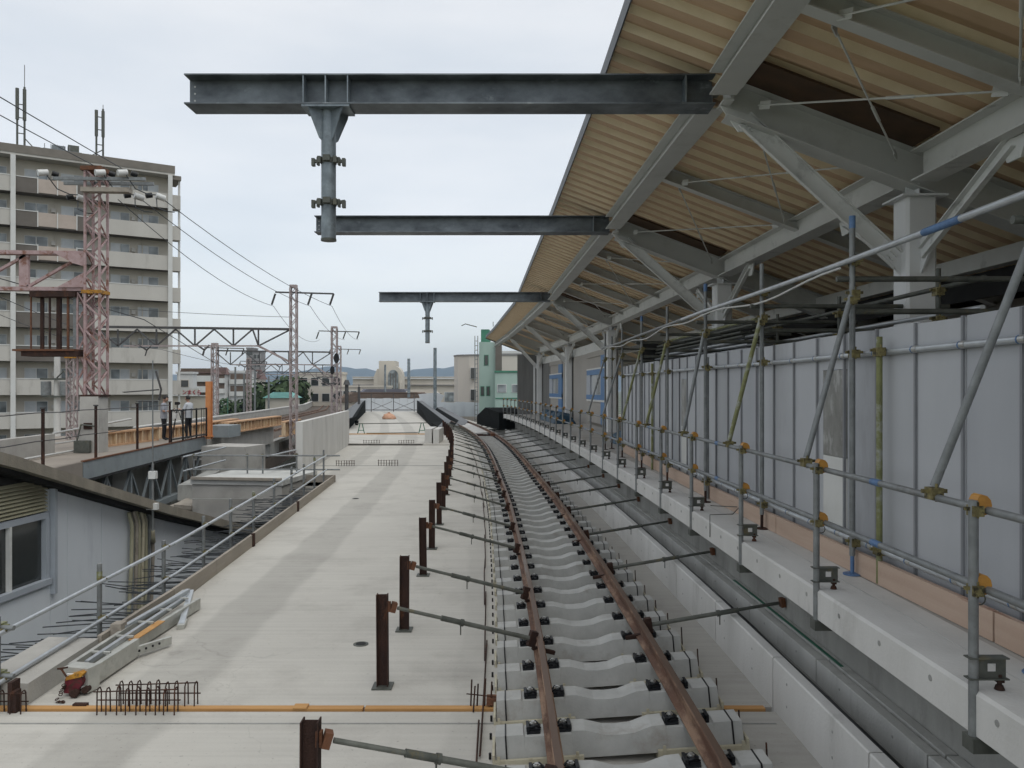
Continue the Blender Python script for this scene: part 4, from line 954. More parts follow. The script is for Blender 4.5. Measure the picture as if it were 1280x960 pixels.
# lever hoist
t = thing('chain_hoist', 'red chain hoist with a yellow cover and rusty chain lying by the kerb', 'chain hoist', (-4.28, 7.85, 0))
MB().prism([(-4.40, 7.8, .05), (-4.24, 7.8, .04), (-4.17, 7.8, .2), (-4.2, 7.8, .27), (-4.38, 7.8, .24)], (0, .13, 0)).build('hoist_body', 'red_paint', t)
MB().prism([(-4.37, 7.785, .22), (-4.18, 7.785, .27), (-4.16, 7.785, .31), (-4.2, 7.785, .33), (-4.36, 7.785, .27)], (0, .16, 0)).build('yellow_cover', 'yellow_paint', t)
MB().tube([(-4.25, 7.74, .06), (-4.25, 7.80, .06)], .05, 12).tube([(-4.16, 7.82, .08), (-4.16, 7.9, .08)], .045, 12).build('hand_wheel', 'rust_dark', t)
for k in range(13):
    a = k * .55; c_ = V((-4.40 + .035 * math.cos(a) + .006 * k, 7.74 - .012 * k * (k > 6) + .03 * math.sin(a), .02 + max(0, .16 - k * .02)))
    MB().tube([c_ + V((.02 * math.cos(q), .013 * math.sin(q), .012 * math.sin(q + k))) for q in [2 * math.pi * j / 8 for j in range(9)]], .006, 5, caps=False).build('chain_link', 'rust_dark', t)
MB().tube([(-4.36, 7.8, .26), (-4.42, 7.8, .36), (-4.47, 7.8, .37), (-4.35, 7.8, .39)], .012, 6).build('lever', 'rust_dark', t)
t.scale = (.82, .82, .74)
tag(MB().box(-4.15, -4.02, 7.55, 7.6, .0, .03).build('steel_offcut', 'rust_dark'), 'small rusty steel offcut beside the red chain hoist', 'steel offcut')
t = thing('edge_stop', 'short rusty steel stop beside the rebar cage at the kerb end', 'steel stop', (-4.66, 7.5, 0)); MB().box(-4.68, -4.64, 7.42, 7.55, .0, .28).build('upright', 'rust_dark', t); MB().box(-4.64, -4.6, 7.42, 7.5, .0, .2).build('tab', 'rust_dark', t)
# ---- pale parapet wall -----------------------------------------------
t = thing('parapet_wall', 'tall pale concrete parapet wall on the far left edge of the deck', 'parapet wall', (-8, 36, 0))
for (a, b) in ((28.2, 33.2), (33.22, 38.3), (38.32, 43.6)):
    MB().sweep([(-.24, -.5), (-.24, 1.86), (0, 1.86), (0, -.5)], [(lambda o, z, y=y: V((left_far(y) + .02 + o, y, z))) for y in (a, b)]).build('wall_section', 'concrete_pale', t)
# ---- second and third deck bays: barrier, black lined walls ------------
t = thing('kerb_block', 'pale upright concrete block pair on the right end of the step', 'concrete block', (-4.3, 45, .06))
MB().box(-4.75, -4.38, 43.6, 46.5, .06, .85).build('block', 'concrete_pale', t); MB().box(-4.3, -3.98, 43.6, 46.5, .06, .83).build('block', 'concrete_pale', t)
solo('step_curb', MB().box(-9.2, -4.8, 43.0, 43.4, -.1, .10), 'concrete', 'low concrete step crossing the deck beyond the small rebar cages', 'step')
t = thing('trestle_barrier', 'long low barrier pipe on two green A frames across the deck', 'barrier', (-7.6, 53, .03))
for x in (-10.0, -5.95):
    for dx in (-.25, .25): MB().tube([(x + dx, 53, .0), (x + dx * .25, 53, .78)], .03, 6).build('leg', 'green_steel', t)
    MB().tube([(x - .15, 53, .3), (x + .15, 53, .3)], .025, 6).build('tie_bar', 'green_steel', t)
MB().tube([(-10.3, 53, .74), (-5.6, 53, .8)], .03, 6).build('barrier_pipe', 'galv_dark', t); MB().tube([(-9.6, 52.8, .12), (-6.2, 52.8, .16)], .03, 6).build('lower_pipe', 'galv_dark', t)
solo('timber_strip', MB().box(-10.9, -5.3, 52.42, 52.5, .05, .12), 'timber_orange', 'thin orange timber strip under the low barrier', 'board')
def lined_wall(name, xa, ya, xb, yb, h0, h1, side, lbl, w=1.3):
    t = thing(name, lbl, 'lined wall', (xa, ya, 0), 'black lined walls beside the far deck')
    a = V((xa, ya, -.4)); b = V((xb, yb, -.4)); s = V((side, 0, 0))
    MB().prism([a, a + V((0, 0, .55 + h0)), a + V((0, 5, .75 + h0)), b + V((0, 0, .5 + h1)), b], s * .12).build('black_lining', 'rubber_black', t)
    MB().prism([a + s * .13, a + s * .13 + V((0, 0, .53 + h0)), a + s * .13 + V((0, 5, .73 + h0)), b + s * .13 + V((0, 0, .48 + h1)), b + s * .13], s * w).build('wall_core', 'sheet_grey', t)
lined_wall('lined_wall', -5.4, 57, -12.6, 106, .25, 1.45, 1, 'black lined wall between the far deck and the track, grey on its top', .55)
lined_wall('lined_wall', -12.3, 58, -19.4, 106, .5, 1.5, -1, 'black lined wall on the left side of the far deck', .7)
lined_wall('lined_wall', -4.45, 60, -9.9, 100, .15, .9, 1, 'smaller black lined wall right beside the far rusty posts', .75)
t = thing('sand_bag', 'pale orange rounded sack lying on the far deck before the barrier rails', 'sack', (-12.6, 82, 0))
m = MB(); bm = bmesh.new(); bmesh.ops.create_icosphere(bm, subdivisions=3, radius=1)
for v in bm.verts:
    n_ = v.co.copy(); k_ = 1 + .09 * math.sin(n_.x * 5 + 1) * math.sin(n_.y * 4) + .05 * math.sin(n_.z * 9 + n_.x * 7)
    v.co = V((n_.x * .72 * k_, n_.y * .6 * k_, max(-.02, n_.z * .58 * k_ * (1 if n_.z > 0 else .1))))
m.add([V((-12.6, 82, .02)) + v.co for v in bm.verts], [tuple(v.index for v in f.verts) for f in bm.faces], True); bm.free(); m.build('sack_body', 'bag_orange', t)
MB().tube([(-12.6, 82, .55), (-12.62, 82, .68)], .1, 8, r2=.14).build('tied_neck', 'bag_orange', t)
t = thing('far_barrier', 'long pipe barrier with thin posts closing the far end of the deck', 'barrier', (-14.5, 108, 0))
for x in (-19.0, -16.0, -13.2, -11.0): MB().tube([(x, 108, 0), (x, 108, 2.5)], .05, 6).build('post', 'gantry_dark', t)
for z in (.25, 2.45): MB().tube([(-20.5, 108, z), (-9.5, 108, z)], .05, 6).build('rail', 'rust_dark', t)
for x in (-19, -16): MB().tube([(x, 108, .2), (x + 2.8, 108, 1.4)], .03, 5).tube([(x, 108, 1.4), (x + 2.8, 108, .2)], .03, 5).build('cross_brace', 'gantry_dark', t)
solo('grey_screen', MB().prism([(-11.6, 106, 0), (-10.2, 106, 0), (-9.0, 106, 2.2), (-9.9, 106, 2.6), (-12.4, 106, 2.4)], (0, .3, 0)), 'fence_white', 'leaning pale grey sheet at the far end of the deck', 'sheet')
t = thing('black_bucket', 'small black bucket standing on the far deck left of the sack', 'bucket', (-13.6, 68, -.02)); MB().tube([(-13.2, 68, -.02), (-13.2, 68, .36)], .13, 12, r2=.17).build('pail', 'rubber_black', t); MB().tube([(-13.36, 68, .34), (-13.3, 68, .5), (-13.1, 68, .5), (-13.04, 68, .34)], .01, 5).build('handle', 'galv_dark', t)
# white fence panels behind the track end
t = thing('metal_fence', 'pale grey metal fence beyond the end of the new track', 'fence', (-4, 94, -.2))
for k in range(13):
    x = -10.2 + k * 1.15
    MB().box(x, x + 1.13, 96 - .25 * k, 96.1 - .25 * k, -.2, 1.55 - .04 * (k % 3)).build('fence_panel', 'fence_white', t)
for k in range(10): MB().box(-21.5 + k * 1.15, -20.38 + k * 1.15, 112, 112.1, -.2, 1.75 + .05 * (k % 2)).build('fence_panel', 'fence_white', t)
for k, (x, y, z1, w) in enumerate(((-8.85, 92, 7.8, .42), (-16.0, 124, 7.8, .5), (-20.3, 128, 7.0, .34))):
    solo('steel_mast', MB().tube([(x * (1.0), y, GZ if k != 9 else 0), (x, y, z1)], w / 2, 10, r2=w / 2.2), 'galv_blue', ['tall plain grey mast right of the arched tower, nearest and tallest', 'grey mast between the arched tower and the tallest mast', 'thin grey mast in front of the arched tower', 'thin grey mast beside the green building'][k], 'mast', 'grey steel masts')

# ================================================================== SHED WITH BLUE GREY SIDING
def SX(y): return -7.3 + (y - 11.4) * .066
sh = thing('siding_shed', 'low shed with blue grey siding and a sloping brown roof edge below the deck', 'shed', (-7.3, 14, GZ))
vz = lin([(6, 3.5), (11.4, 2.03), (15.7, .72), (22, -1.0), (27, -2.3)])
def spanel(y0, y1, zb, name, mt, dx=0, par=sh, top=None):
    a, b = y0 + .006, y1 - .006
    ta = vz(a) - .25 if top is None else top; tb = vz(b) - .25 if top is None else top
    return MB().add([(SX(a) + dx, a, zb), (SX(b) + dx, b, zb), (SX(b) + dx, b, tb), (SX(a) + dx, a, ta), (SX(a) + dx - .1, a, zb), (SX(b) + dx - .1, b, zb), (SX(b) + dx - .1, b, tb), (SX(a) + dx - .1, a, ta)],
                    [(0, 1, 2, 3), (5, 4, 7, 6), (0, 4, 5, 1), (3, 2, 6, 7), (0, 3, 7, 4), (1, 5, 6, 2)]).build(name, mt, par)
spanel(12.52, 12.95, GZ, 'siding_panel', 'siding'); 
for a, b in ((12.95, 13.9), (13.9, 14.9), (14.9, 16.1), (16.1, 17.4), (17.4, 18.6), (18.6, 20), (20, 22), (22, 24)): spanel(a, b, GZ, 'siding_panel', 'siding')
spanel(6.5, 12.52, GZ, 'siding_panel', 'siding', top=-.03)
MB().bar((SX(12.57) + .03, 12.55, -.2), (SX(12.57) + .03, 12.55, 1.66), .09, .07, (0, 1, 0)).build('corner_trim', 'frame_paleblue', sh)
win = spanel(9.3, 12.5, 1.0, 'window', 'frame_paleblue', .0, top=1.1)
for (y0, y1, z0, z1, nm, mt, dx) in ((9.3, 12.5, -.03, .06, 'sill', 'frame_paleblue', .05), (12.4, 12.5, .06, 1.0, 'frame', 'frame_paleblue', .01), (11.60, 11.66, .06, 1.0, 'mullion', 'white_paint', .0), (9.3, 12.4, .06, 1.0, 'pane', 'glass_dark', -.06)):
    o = spanel(y0, y1, z0, nm, mt, dx, top=z1); o.parent = win
lv = spanel(9.3, 12.45, 1.1, 'louvre_back', 'under_black', -.08, top=1.62)
for k in range(9):
    z = 1.13 + k * .056; a, b = 9.3, 12.43
    o = MB().add([(SX(a) + .02, a, z), (SX(b) + .02, b, z), (SX(b) - .03, b, z + .035), (SX(a) - .03, a, z + .035), (SX(a) + .02, a, z - .008), (SX(b) + .02, b, z - .008), (SX(b) - .03, b, z + .027), (SX(a) - .03, a, z + .027)], [(0, 1, 2, 3), (5, 4, 7, 6), (0, 4, 5, 1), (3, 2, 6, 7), (0, 3, 7, 4), (1, 5, 6, 2)]).build('louvre_slat', 'louvre', sh); o.parent = lv
spanel(9.0, 12.52, 1.55, 'gable_board', 'under_black', -.03)
# roof: thick verge plus the slab behind it
for (a, b) in ((7, 11.4), (11.4, 15.7), (15.7, 22), (22, 27)):
    MB().prism([(SX(a) + .32, a, vz(a)), (SX(b) + .32, b, vz(b)), (SX(b) + .32, b, vz(b) - .17), (SX(a) + .32, a, vz(a) - .17)], (-.14, 0, 0)).build('roof_verge', 'verge', sh)
    MB().prism([(SX(a) + .17, a, vz(a) - .03), (SX(b) + .17, b, vz(b) - .03), (SX(b) + .17, b, vz(b) - .24), (SX(a) + .17, a, vz(a) - .24)], (-7, 0, 0)).build('roof_slab', 'under_black', sh)
# conduits down the wall
px_ = -6.78
t = thing('conduit_bundle', 'bundle of yellowed conduits running down the shed wall', 'conduits', (-7, 15.1, GZ))
rr = random.Random(9)
for k in range(7):
    y = 14.72 + k * .12; x = SX(y) + .06 + .02 * (k % 2)
    MB().tube([(x + .02, y - .1, .75), (x + .03, y, .5), (x + rr.uniform(0, .05), y + rr.uniform(-.05, .05), -.2), (x, y + rr.uniform(-.1, .1), -1.2), (x, y, -3.5)], .035, 8).build('conduit', ['louvre', 'timber_grey', 'louvre', 'tray_cream', 'louvre', 'galv', 'timber_grey'][k], t)
MB().tube([(SX(15.5) + .09, 15.5, .05), (px_, 15.12, .2), (px_, 15.1, .34)], .035, 8).build('conduit', 'tray_cream', t)
# CCTV like pole with antenna
px, py = -6.78, 15.1
t = thing('antenna_pole', 'slim pole with white boxes and a television antenna on the shed corner', 'antenna pole', (px, py, .3))
MB().tube([(px, py, .3), (px, py, 1.6)], .022, 8).tube([(px, py, 1.6), (px, py, 3.55)], .013, 6).build('pole', 'galv', t)
MB().box(px - .06, px + .07, py - .06, py + .05, 1.32, 1.46).build('box', 'white_paint', t)
MB().box(px - .09, px - .01, py - .08, py + .02, .74, .84).box(px + .005, px + .11, py - .08, py + .02, .74, .86).build('box', 'white_paint', t)
m = MB().tube([(px - .55, py, 2.95), (px + .12, py, 3.0)], .012, 5)
for k in range(7): m.tube([(px - .5 + k * .09, py - .16, 2.955 + k * .006), (px - .5 + k * .09, py + .16, 2.955 + k * .006)], .005, 4)
m.tube([(px + .12, py, 2.8), (px + .16, py, 3.0), (px + .06, py, 3.35)], .02, 5).tube([(px - .32, py, 2.78), (px + .1, py, 2.78)], .008, 4); m.build('antenna', 'gantry_dark', t)

# ================================================================== OLD RAILWAY VIADUCT ON THE LEFT
VR = lin([(10, -10.4), (17.7, -11.3), (22.7, -12.0), (34.5, -13.2), (45, -13.6), (62, -15.6), (85, -18.3), (125, -23.5), (160, -31)])
def vsweep(prof, a, b, step=2): return MB().sweep(prof, [(lambda o, z, y=y: V((VR(y) + o, y, z))) for y in ys(a, b, step)])
t = thing('old_platform', 'raised old platform deck with a grey edge girder left of the new works', 'old platform', (-13, 26, GZ))
vsweep([(-6.5, .7), (-6.5, 1.0), (-.08, 1.0), (-.08, .7)], 10, 34.5).build('platform_slab', 'deck_beige', t)
vsweep([(-.09, .48), (-.09, .975), (0, .975), (0, .48)], 22.3, 34.5).build('edge_girder', 'girder_grey', t)
vsweep([(-.08, .978), (-.08, 1.02), (.02, 1.02), (.02, .978)], 22.3, 34.5).build('edge_angle', 'rust_orange', t)
vsweep([(-.12, -.3), (-.12, .99), (-.02, .99), (-.02, -.3)], 13, 22.29).build('side_wall', 'deck_beige', t)
vsweep([(-.5, .40), (-.5, .475), (0, .475), (0, .40)], 22.3, 34.5).build('girder_flange', 'under_black', t)
for k in range(6):
    y0 = 22.6 + k * 2; y1 = y0 + 2
    MB().bar((VR(y0) - .3, y0, .42), (VR(y0) - .3, y0, -1.1), .1, .1).build('truss_post', 'girder_grey', t)
    MB().bar((VR(y0) - .3, y0, .35), (VR(y0 + 1) - .3, y0 + 1, -1.0), .07, .07).bar((VR(y0 + 1) - .3, y0 + 1, -1.0), (VR(y1) - .3, y1, .35), .07, .07).build('truss_diagonal', 'girder_grey', t)
vsweep([(-.4, -1.25), (-.4, -1.05), (-.15, -1.05), (-.15, -1.25)], 22.3, 34.5).build('truss_chord', 'girder_grey', t)
vsweep([(-1.7, -3), (-1.7, .4), (-1.5, .4), (-1.5, -3)], 14, 40).build('dark_inner_wall', 'concrete_dark', t)
for y in (14, 20, 27, 33): MB().box(VR(y) - 2.6, VR(y) - .8, y - .5, y + .5, GZ, .7).build('pier', 'concrete_dark', t)
tv = thing('railway_viaduct', 'old concrete railway viaduct with ballast curving away on the left', 'viaduct', (-20, 80, GZ))
vsweep([(-9.6, -1.6), (-9.6, -.9), (-.2, -.9), (-.2, -1.6)], 34.6, 49, 4).build('viaduct_deck', 'ballast', tv)
vsweep([(-8.8, -1.6), (-8.8, -.25), (-.2, -.25), (-.2, -1.6)], 49, 160, 4).build('viaduct_deck', 'ballast', tv)
vsweep([(-9.1, -1.6), (-9.1, .62), (-8.81, .62), (-8.81, -1.6)], 49, 160, 4).build('far_parapet', 'concrete', tv)
vsweep([(-9.15, .622), (-9.15, .74), (-8.76, .74), (-8.76, .622)], 49, 160, 4).build('parapet_coping', 'concrete_pale', tv)
vsweep([(-.25, -.6), (-.25, .0), (0, .0), (0, -.6)], 62, 160, 4).build('near_parapet', 'concrete', tv)
vsweep([(-.22, -.05), (-.22, .93), (0, .93), (0, -.05)], 34.6, 46).build('edge_beam', 'concrete', tv)
vsweep([(-.6, -.8), (-.6, -.06), (-.2, -.06), (-.2, -.8)], 34.6, 62).build('lower_beam', 'concrete_dark', tv)
for y in range(40, 160, 15): MB().box(VR(y) - 8, VR(y) - 1.2, y - .8, y + .8, GZ, -1.6).build('pier', 'concrete_wall', tv)
for k, o in enumerate((-1.7, -2.8, -5.6, -6.7)):
    solo('old_rail', vsweep([(o - .06, -.245), (o - .06, -.08), (o + .06, -.08), (o + .06, -.245)], 62, 158, 3), 'rail_rust', 'rusty curved rail on the old viaduct, %s from the right' % nth(k), 'rail', 'rails on the old viaduct')
# concrete blocks below the old platform
for (p, h, mt, lb, nm) in (
    ([(-9.75, 24.4), (-6.9, 24.0), (-6.6, 27), (-9.4, 27.6)], (-1.0, .12), 'concrete', 'long weathered concrete beam end with form lines behind the left railing', 'concrete_beam'),
    ([(-12.5, 32.2), (-10.6, 31.8), (-10.3, 33.4), (-12.3, 34)], (-1.6, .72), 'concrete', 'pale concrete abutment wall under the old viaduct', 'abutment'),
    ([(-13.4, 35.2), (-12.8, 35.0), (-12.8, 36.6), (-13.4, 36.7)], (.0, 1.35), 'girder_grey', 'x', 'x')):
    if nm == 'x': continue
    t = thing(nm, lb, 'concrete block', (p[0][0], p[0][1], h[0]))
    MB().prism([(x, y, h[0]) for x, y in p], (0, 0, h[1] - h[0])).build('block', mt, t)
    if nm == 'concrete_beam':
        MB().prism([(x + .04 * (1 if x > -8 else -1), y - .05, h[1] + .002) for x, y in p], (0, 0, .15)).build('top_form', 'concrete_wall', t)
        MB().bar((p[0][0], p[0][1] - .08, h[1] + .19), (p[1][0], p[1][1] - .08, h[1] + .19), .1, .08).build('edge_plank', 'timber_grey', t); MB().box(-9.7, -7.0, 24.06, 24.12, -.3, -.28).build('form_line', 'concrete_dark', t)
        MB().box(-9.5, -7.5, 25.0, 27, GZ, -1.0).build('pier', 'concrete_dark', t)
    else: MB().box(-12.3, -10.8, 32.4, 33.6, GZ, -1.6).build('pier', 'concrete_dark', t)
solo('sloping_beam', MB().bar((-10.6, 26, -.35), (-12.6, 35, -.55), .5, .5).bar((-10.2, 24, -1.1), (-11.6, 34, -1.5), .7, .4), 'concrete_dark', 'dark sloping beams in the gap below the old platform', 'beam')
solo('timber_stack', MB().prism([(-10.4, 24.6, -.65), (-9.75, 24.3, -.65), (-9.75, 26, -.65), (-10.6, 26, -.65)], (0, 0, .12)).prism([(-10.9, 25, -.9), (-9.8, 24.7, -.9), (-9.8, 26.5, -.9), (-11, 26.5, -.9)], (0, 0, .2)), 'timber_grey', 'grey planks stacked beside the weathered concrete beam', 'planks')
solo('lower_ledge', MB().box(-9.3, -5.9, 26.0, 27.9, -1.7, -1.45), 'concrete_dark', 'dark ledge in the opening between the kerb end and the pale wall', 'ledge')
solo('signal_cabinet', MB().prism([(-13.42, 35.2, .9), (-12.4, 35.0, .9), (-12.35, 36.4, .9), (-13.3, 36.6, .9)], (0, 0, .52)), 'girder_grey', 'grey metal cabinet at the end of the old platform', 'cabinet')
# tan formwork girders
def form(x0, y0, x1, y1, z0, z1, lb):
    t = thing('form_girder', lb, 'girder', ((x0 + x1) / 2, (y0 + y1) / 2, z0), 'tan girders on the old platform')
    MB().bar((x0, y0, (z0 + z1) / 2), (x1, y1, (z0 + z1) / 2), .1, z1 - z0 - .1).build('web', 'tan_form', t)
    MB().bar((x0, y0, z1 - .03), (x1, y1, z1 - .03), .42, .06).bar((x0, y0, z0 + .03), (x1, y1, z0 + .03), .42, .06).build('flange', 'tan_flange', t)
    n = max(3, int((V((x1, y1, 0)) - V((x0, y0, 0))).length / .55)); d = V((x1 - x0, y1 - y0, 0))
    for k in range(n + 1):
        p = V((x0, y0, 0)) + d * (k / n); s = V((d.y, -d.x, 0)).normalized()
        MB().bar(p + s * .12 + V((0, 0, z0 + .06)), p + s * .12 + V((0, 0, z1 - .06)), .05, .14, s).build('stiffener', 'tan_form', t)
form(-14.3, 27.2, -14.1, 31.5, 1.0, 1.52, 'tan formwork girder left of the two people on the old platform')
form(-14.3, 32.5, -14.9, 43, .95, 1.45, 'tan girder behind the two people, running away to the right')
form(-13.2, 36.8, -13.45, 46, .96, 1.5, 'long tan girder with orange flange resting on the pale viaduct beam')
form(-13.6, 47.4, -13.9, 52, .2, 1.1, 'short tan girder beside the pale wall end')
solo('red_sheet', MB().bar((-15.6, 44, 1.15), (-15.1, 44.5, 1.15), .6, .35), 'sign_red', 'small red box behind the tan girders', 'box')
# weathered concrete parapet on old platform, left of the tower
solo('parapet_wall', MB().sweep([(-2.3, 1.0), (-2.3, 1.62), (-2.05, 1.62), (-2.05, 1.0)], [(lambda o, z, y=y: V((VR(y) + o, y, z))) for y in ys(12, 25, 2)]), 'concrete', 'low weathered concrete parapet on the old platform left of the tower', 'parapet wall')
solo('white_pipe', MB().tube([(VR(y) - 1.6, y, 1.07) for y in ys(12, 26, 2)], .035, 6), 'cable_white', 'white pipe lying along the foot of the weathered parapet', 'pipe')
solo('white_handrail', MB().tube([(-15.2, 26.5, 1.55), (-15.0, 31.5, 1.85)], .04, 6).tube([(-15.2, 26.5, 1.2), (-15.0, 31.5, 1.3)], .03, 6), 'cable_white', 'white handrail behind the tan girder', 'handrail')
# dark railing of the old platform
py_ = [16.2, 19.9, 23.3, 26.6, 29.9]
for i, y in enumerate(py_):
    t = thing('fence_post', 'dark slim fence post at the edge of the old platform, %s from the left' % nth(i), 'fence post', (VR(y) - .06, y, 1), 'dark fence posts on the old platform')
    MB().box(VR(y) - .09, VR(y) - .03, y - .03, y + .03, .8, 2.52).build('post', 'rust_dark', t); MB().box(VR(y) - .11, VR(y) - .01, y - .05, y + .05, 2.52, 2.56).build('cap', 'gantry_dark', t)
for z, nm in ((2.42, 'upper'), (1.72, 'lower')):
    solo('fence_wire', MB().tube([(VR(y) - .06, y, z + .012 * math.sin(y * 2)) for y in ys(12, 29.9, 1.5)], .014, 6), 'gantry_dark', '%s thin rail between the dark fence posts' % nm, 'rail', 'rails of the old platform fence')
t = thing('gate_railing', 'black upright railing around the two people on the old platform', 'railing', (-12.9, 32, 1.0))
for (a, b) in (((-12.78, 30.0), (-12.95, 33.9)), ):
    n = 13
    for z in (1.12, 2.2): MB().bar((a[0], a[1], z), (b[0], b[1], z), .05, .05).build('rail', 'cable_black', t)
    for k in range(n + 1):
        q = k / n; x = a[0] + (b[0] - a[0]) * q; y = a[1] + (b[1] - a[1]) * q; w = .055 if k in (0, 4, 9, 13) else .02
        if w < .05 and k not in (5, 7, 11, 12): continue
        MB().bar((x, y, 1.02), (x, y, 2.24), w, w, (0, 1, 0)).build('upright', 'cable_black', t)
t = thing('orange_post', 'bright orange steel post standing beside the two people', 'post', (-12.95, 34.2, 1.0)); MB().hbeam((-12.95, 34.2, .9), (-12.95, 34.2, 3.35), .24, .22, .03, (0, 1, 0)).build('post_body', 'orange_paint', t)
MB().box(-13.1, -12.8, 34.05, 34.35, .98, 1.02).build('base_plate', 'orange_paint', t)
# ================================================================== TOWERS, GANTRIES, WIRES
def lattice(m, x, y, z0, z1, w, d, pitch, leg=.05, br=.03):
    for sx in (-1, 1):
        for sy in (-1, 1): m.bar((x + sx * w / 2, y + sy * d / 2, z0), (x + sx * w / 2, y + sy * d / 2, z1), leg, leg, (0, 1, 0))
    n = max(2, int((z1 - z0) / pitch))
    for k in range(n):
        a = z0 + (z1 - z0) * k / n; b = z0 + (z1 - z0) * (k + 1) / n; s = 1 if k % 2 else -1
        for sy in (-1, 1): m.bar((x - s * w / 2, y + sy * d / 2, a), (x + s * w / 2, y + sy * d / 2, b), br, br, (0, 1, 0))
        for sx in (-1, 1): m.bar((x + sx * w / 2, y - s * d / 2, a), (x + sx * w / 2, y + s * d / 2, b), br, br, (1, 0, 0))
    return m
def insul(m, a, b, r=.05, n=4):
    a = V(a); b = V(b); d = (b - a)
    for k in range(n): m.tube([a + d * ((k + .1) / n), a + d * ((k + .8) / n)], r, 8)
    return m
X1, Y1 = -13.35, 25.6
t = thing('catenary_tower', 'pink lattice catenary tower with crossarms on a concrete base before the apartment block', 'catenary tower', (X1, Y1, 1.0))
lattice(MB(), X1 + .05, Y1, 2.75, 10.0, .46, .5, .42, .065, .04).build('tower_lattice', 'pink_paint', t)
lattice(MB(), X1 - .36, Y1 + .1, 2.8, 6.1, .28, .4, .42, .05, .035).build('tower_lattice', 'pink_paint', t)
MB().prism([(X1 - .32, Y1 - .38, 1.0), (X1 + .32, Y1 - .38, 1.0), (X1 + .29, Y1 - .35, 2.78), (X1 - .29, Y1 - .35, 2.78)], (0, .6, 0)).build('concrete_base', 'concrete', t)
MB().box(X1 - .38, X1 + .1, Y1 - .55, Y1 - .4, 1.02, 1.4).tube([(X1 - .3, Y1 - .5, 1.4), (X1 - .2, Y1 - .45, 1.9), (X1 + .25, Y1 - .45, 1.85)], .03, 6).build('junction_box', 'galv_dark', t)
MB().box(X1 - .3, X1 + .35, Y1 - .32, Y1 + .32, 2.78, 2.84).box(X1 - .15, X1 + .12, Y1 - .4, Y1 - .385, 1.75, 1.95).build('base_plate', 'rust_dark', t)
MB().box(X1 - .3, X1 + .36, Y1 - .33, Y1 + .33, 9.95, 10.08).build('head_plate', 'rust_orange', t)
MB().box(X1 - .28, X1 + .34, Y1 - .3, Y1 + .3, 6.05, 6.16).build('collar', 'yellow_paint', t)
for dy in (-.3, .3): MB().bar((X1 - 1.15, Y1 + dy, 9.68), (X1 + 1.75, Y1 + dy, 9.66), .08, .1).build('crossarm', 'galv', t)
MB().bar((X1 - .2, Y1 - .34, 9.3), (X1 + 1.3, Y1 - .34, 9.28), .3, .14).build('transformer_box', 'timber_grey', t)
for (x, z, s) in ((X1 - 1.3, 9.85, -1), (X1 - .75, 9.25, 1), (X1 + .5, 9.85, -1), (X1 + 1.2, 9.85, -1), (X1 + 1.1, 9.3, 1), (X1 + 1.8, 9.3, 1)):
    i_ = MB().tube([(x, Y1 + s * .35, z), (x + s * .2, Y1 + s * .55, z - .06)], .10, 10).build('insulator', 'insulator', t); MB().tube([(x - s * .1, Y1 + s * .3, z + .0), (x - s * .26, Y1 + s * .2, z - .05)], .085, 10).build('insulator_cap', 'cable_black', t).parent = i_
    MB().tube([(x, Y1 + s * .4, z - .1), (x + .15, Y1 + s * .1, z - .45), (x + .5, Y1, z - .6), (x + .75, Y1, z - .62)], .018, 5).build('jumper_wire', 'wire', t)
# gantry beam going left with hanging rusty frame
t2 = thing('gantry_beam', 'pink riveted gantry truss reaching left from the catenary tower', 'gantry beam', (X1 - 2.5, Y1, 6.2), )
MB().bar((X1 - .2, Y1, 7.35), (X1 - 6, Y1, 7.42), .3, .12).bar((X1 - .2, Y1, 6.2), (X1 - 6, Y1, 6.25), .3, .12).build('chord', 'pink_paint', t2)
for k in range(3):
    x = X1 - .35 - k * 1.85
    MB().bar((x, Y1, 7.3), (x - 1.35 - .45, Y1, 6.28), .08, .1, (0, 1, 0)).build('diagonal', 'pink_paint', t2); MB().bar((x - 1.9, Y1, 6.3), (x - 1.9, Y1, 7.36), .3, .1, (0, 1, 0)).build('upright', 'pink_paint', t2)
MB().prism([(X1 - .2, Y1 - .2, 6.25), (X1 - 1.1, Y1 - .2, 6.25), (X1 - .2, Y1 - .2, 6.75)], (0, .03, 0)).prism([(X1 - .2, Y1 - .2, 7.3), (X1 - 1.3, Y1 - .2, 7.4), (X1 - .6, Y1 - .2, 7.02), (X1 - .2, Y1 - .2, 6.9)], (0, .03, 0)).build('gusset', 'pink_paint', t2)
t = thing('hanging_frame', 'rusty working cage hanging under the pink gantry truss', 'hanging cage', (X1 - 1.1, Y1, 4.15))
for k, (x, w) in enumerate(((-1.98, .04), (-1.68, .09), (-1.38, .05), (-1.14, .12), (-.8, .06), (-.62, .1))):
    MB().bar((X1 + x, Y1 - .1 + .1 * (k % 2), 4.3), (X1 + x, Y1 - .1 + .1 * (k % 2), 6.15), w, w, (0, 1, 0)).build('hanger', ['rust_orange', 'rust_dark', 'rust_dark', 'rust_dark', 'rust_orange', 'galv'][k], t)
MB().box(X1 - 2.4, X1 - .45, Y1 - .4, Y1 + .3, 4.22, 4.28).build('floor_plate', 'rust_orange', t); MB().box(X1 - 2.15, X1 - .35, Y1 - .35, Y1 + .3, 4.06, 4.215).build('floor_frame', 'rust_dark', t)
MB().box(X1 - 1.95, X1 - .5, Y1 - .25, Y1 + .2, 5.95, 6.12).build('top_frame', 'rust_dark', t)
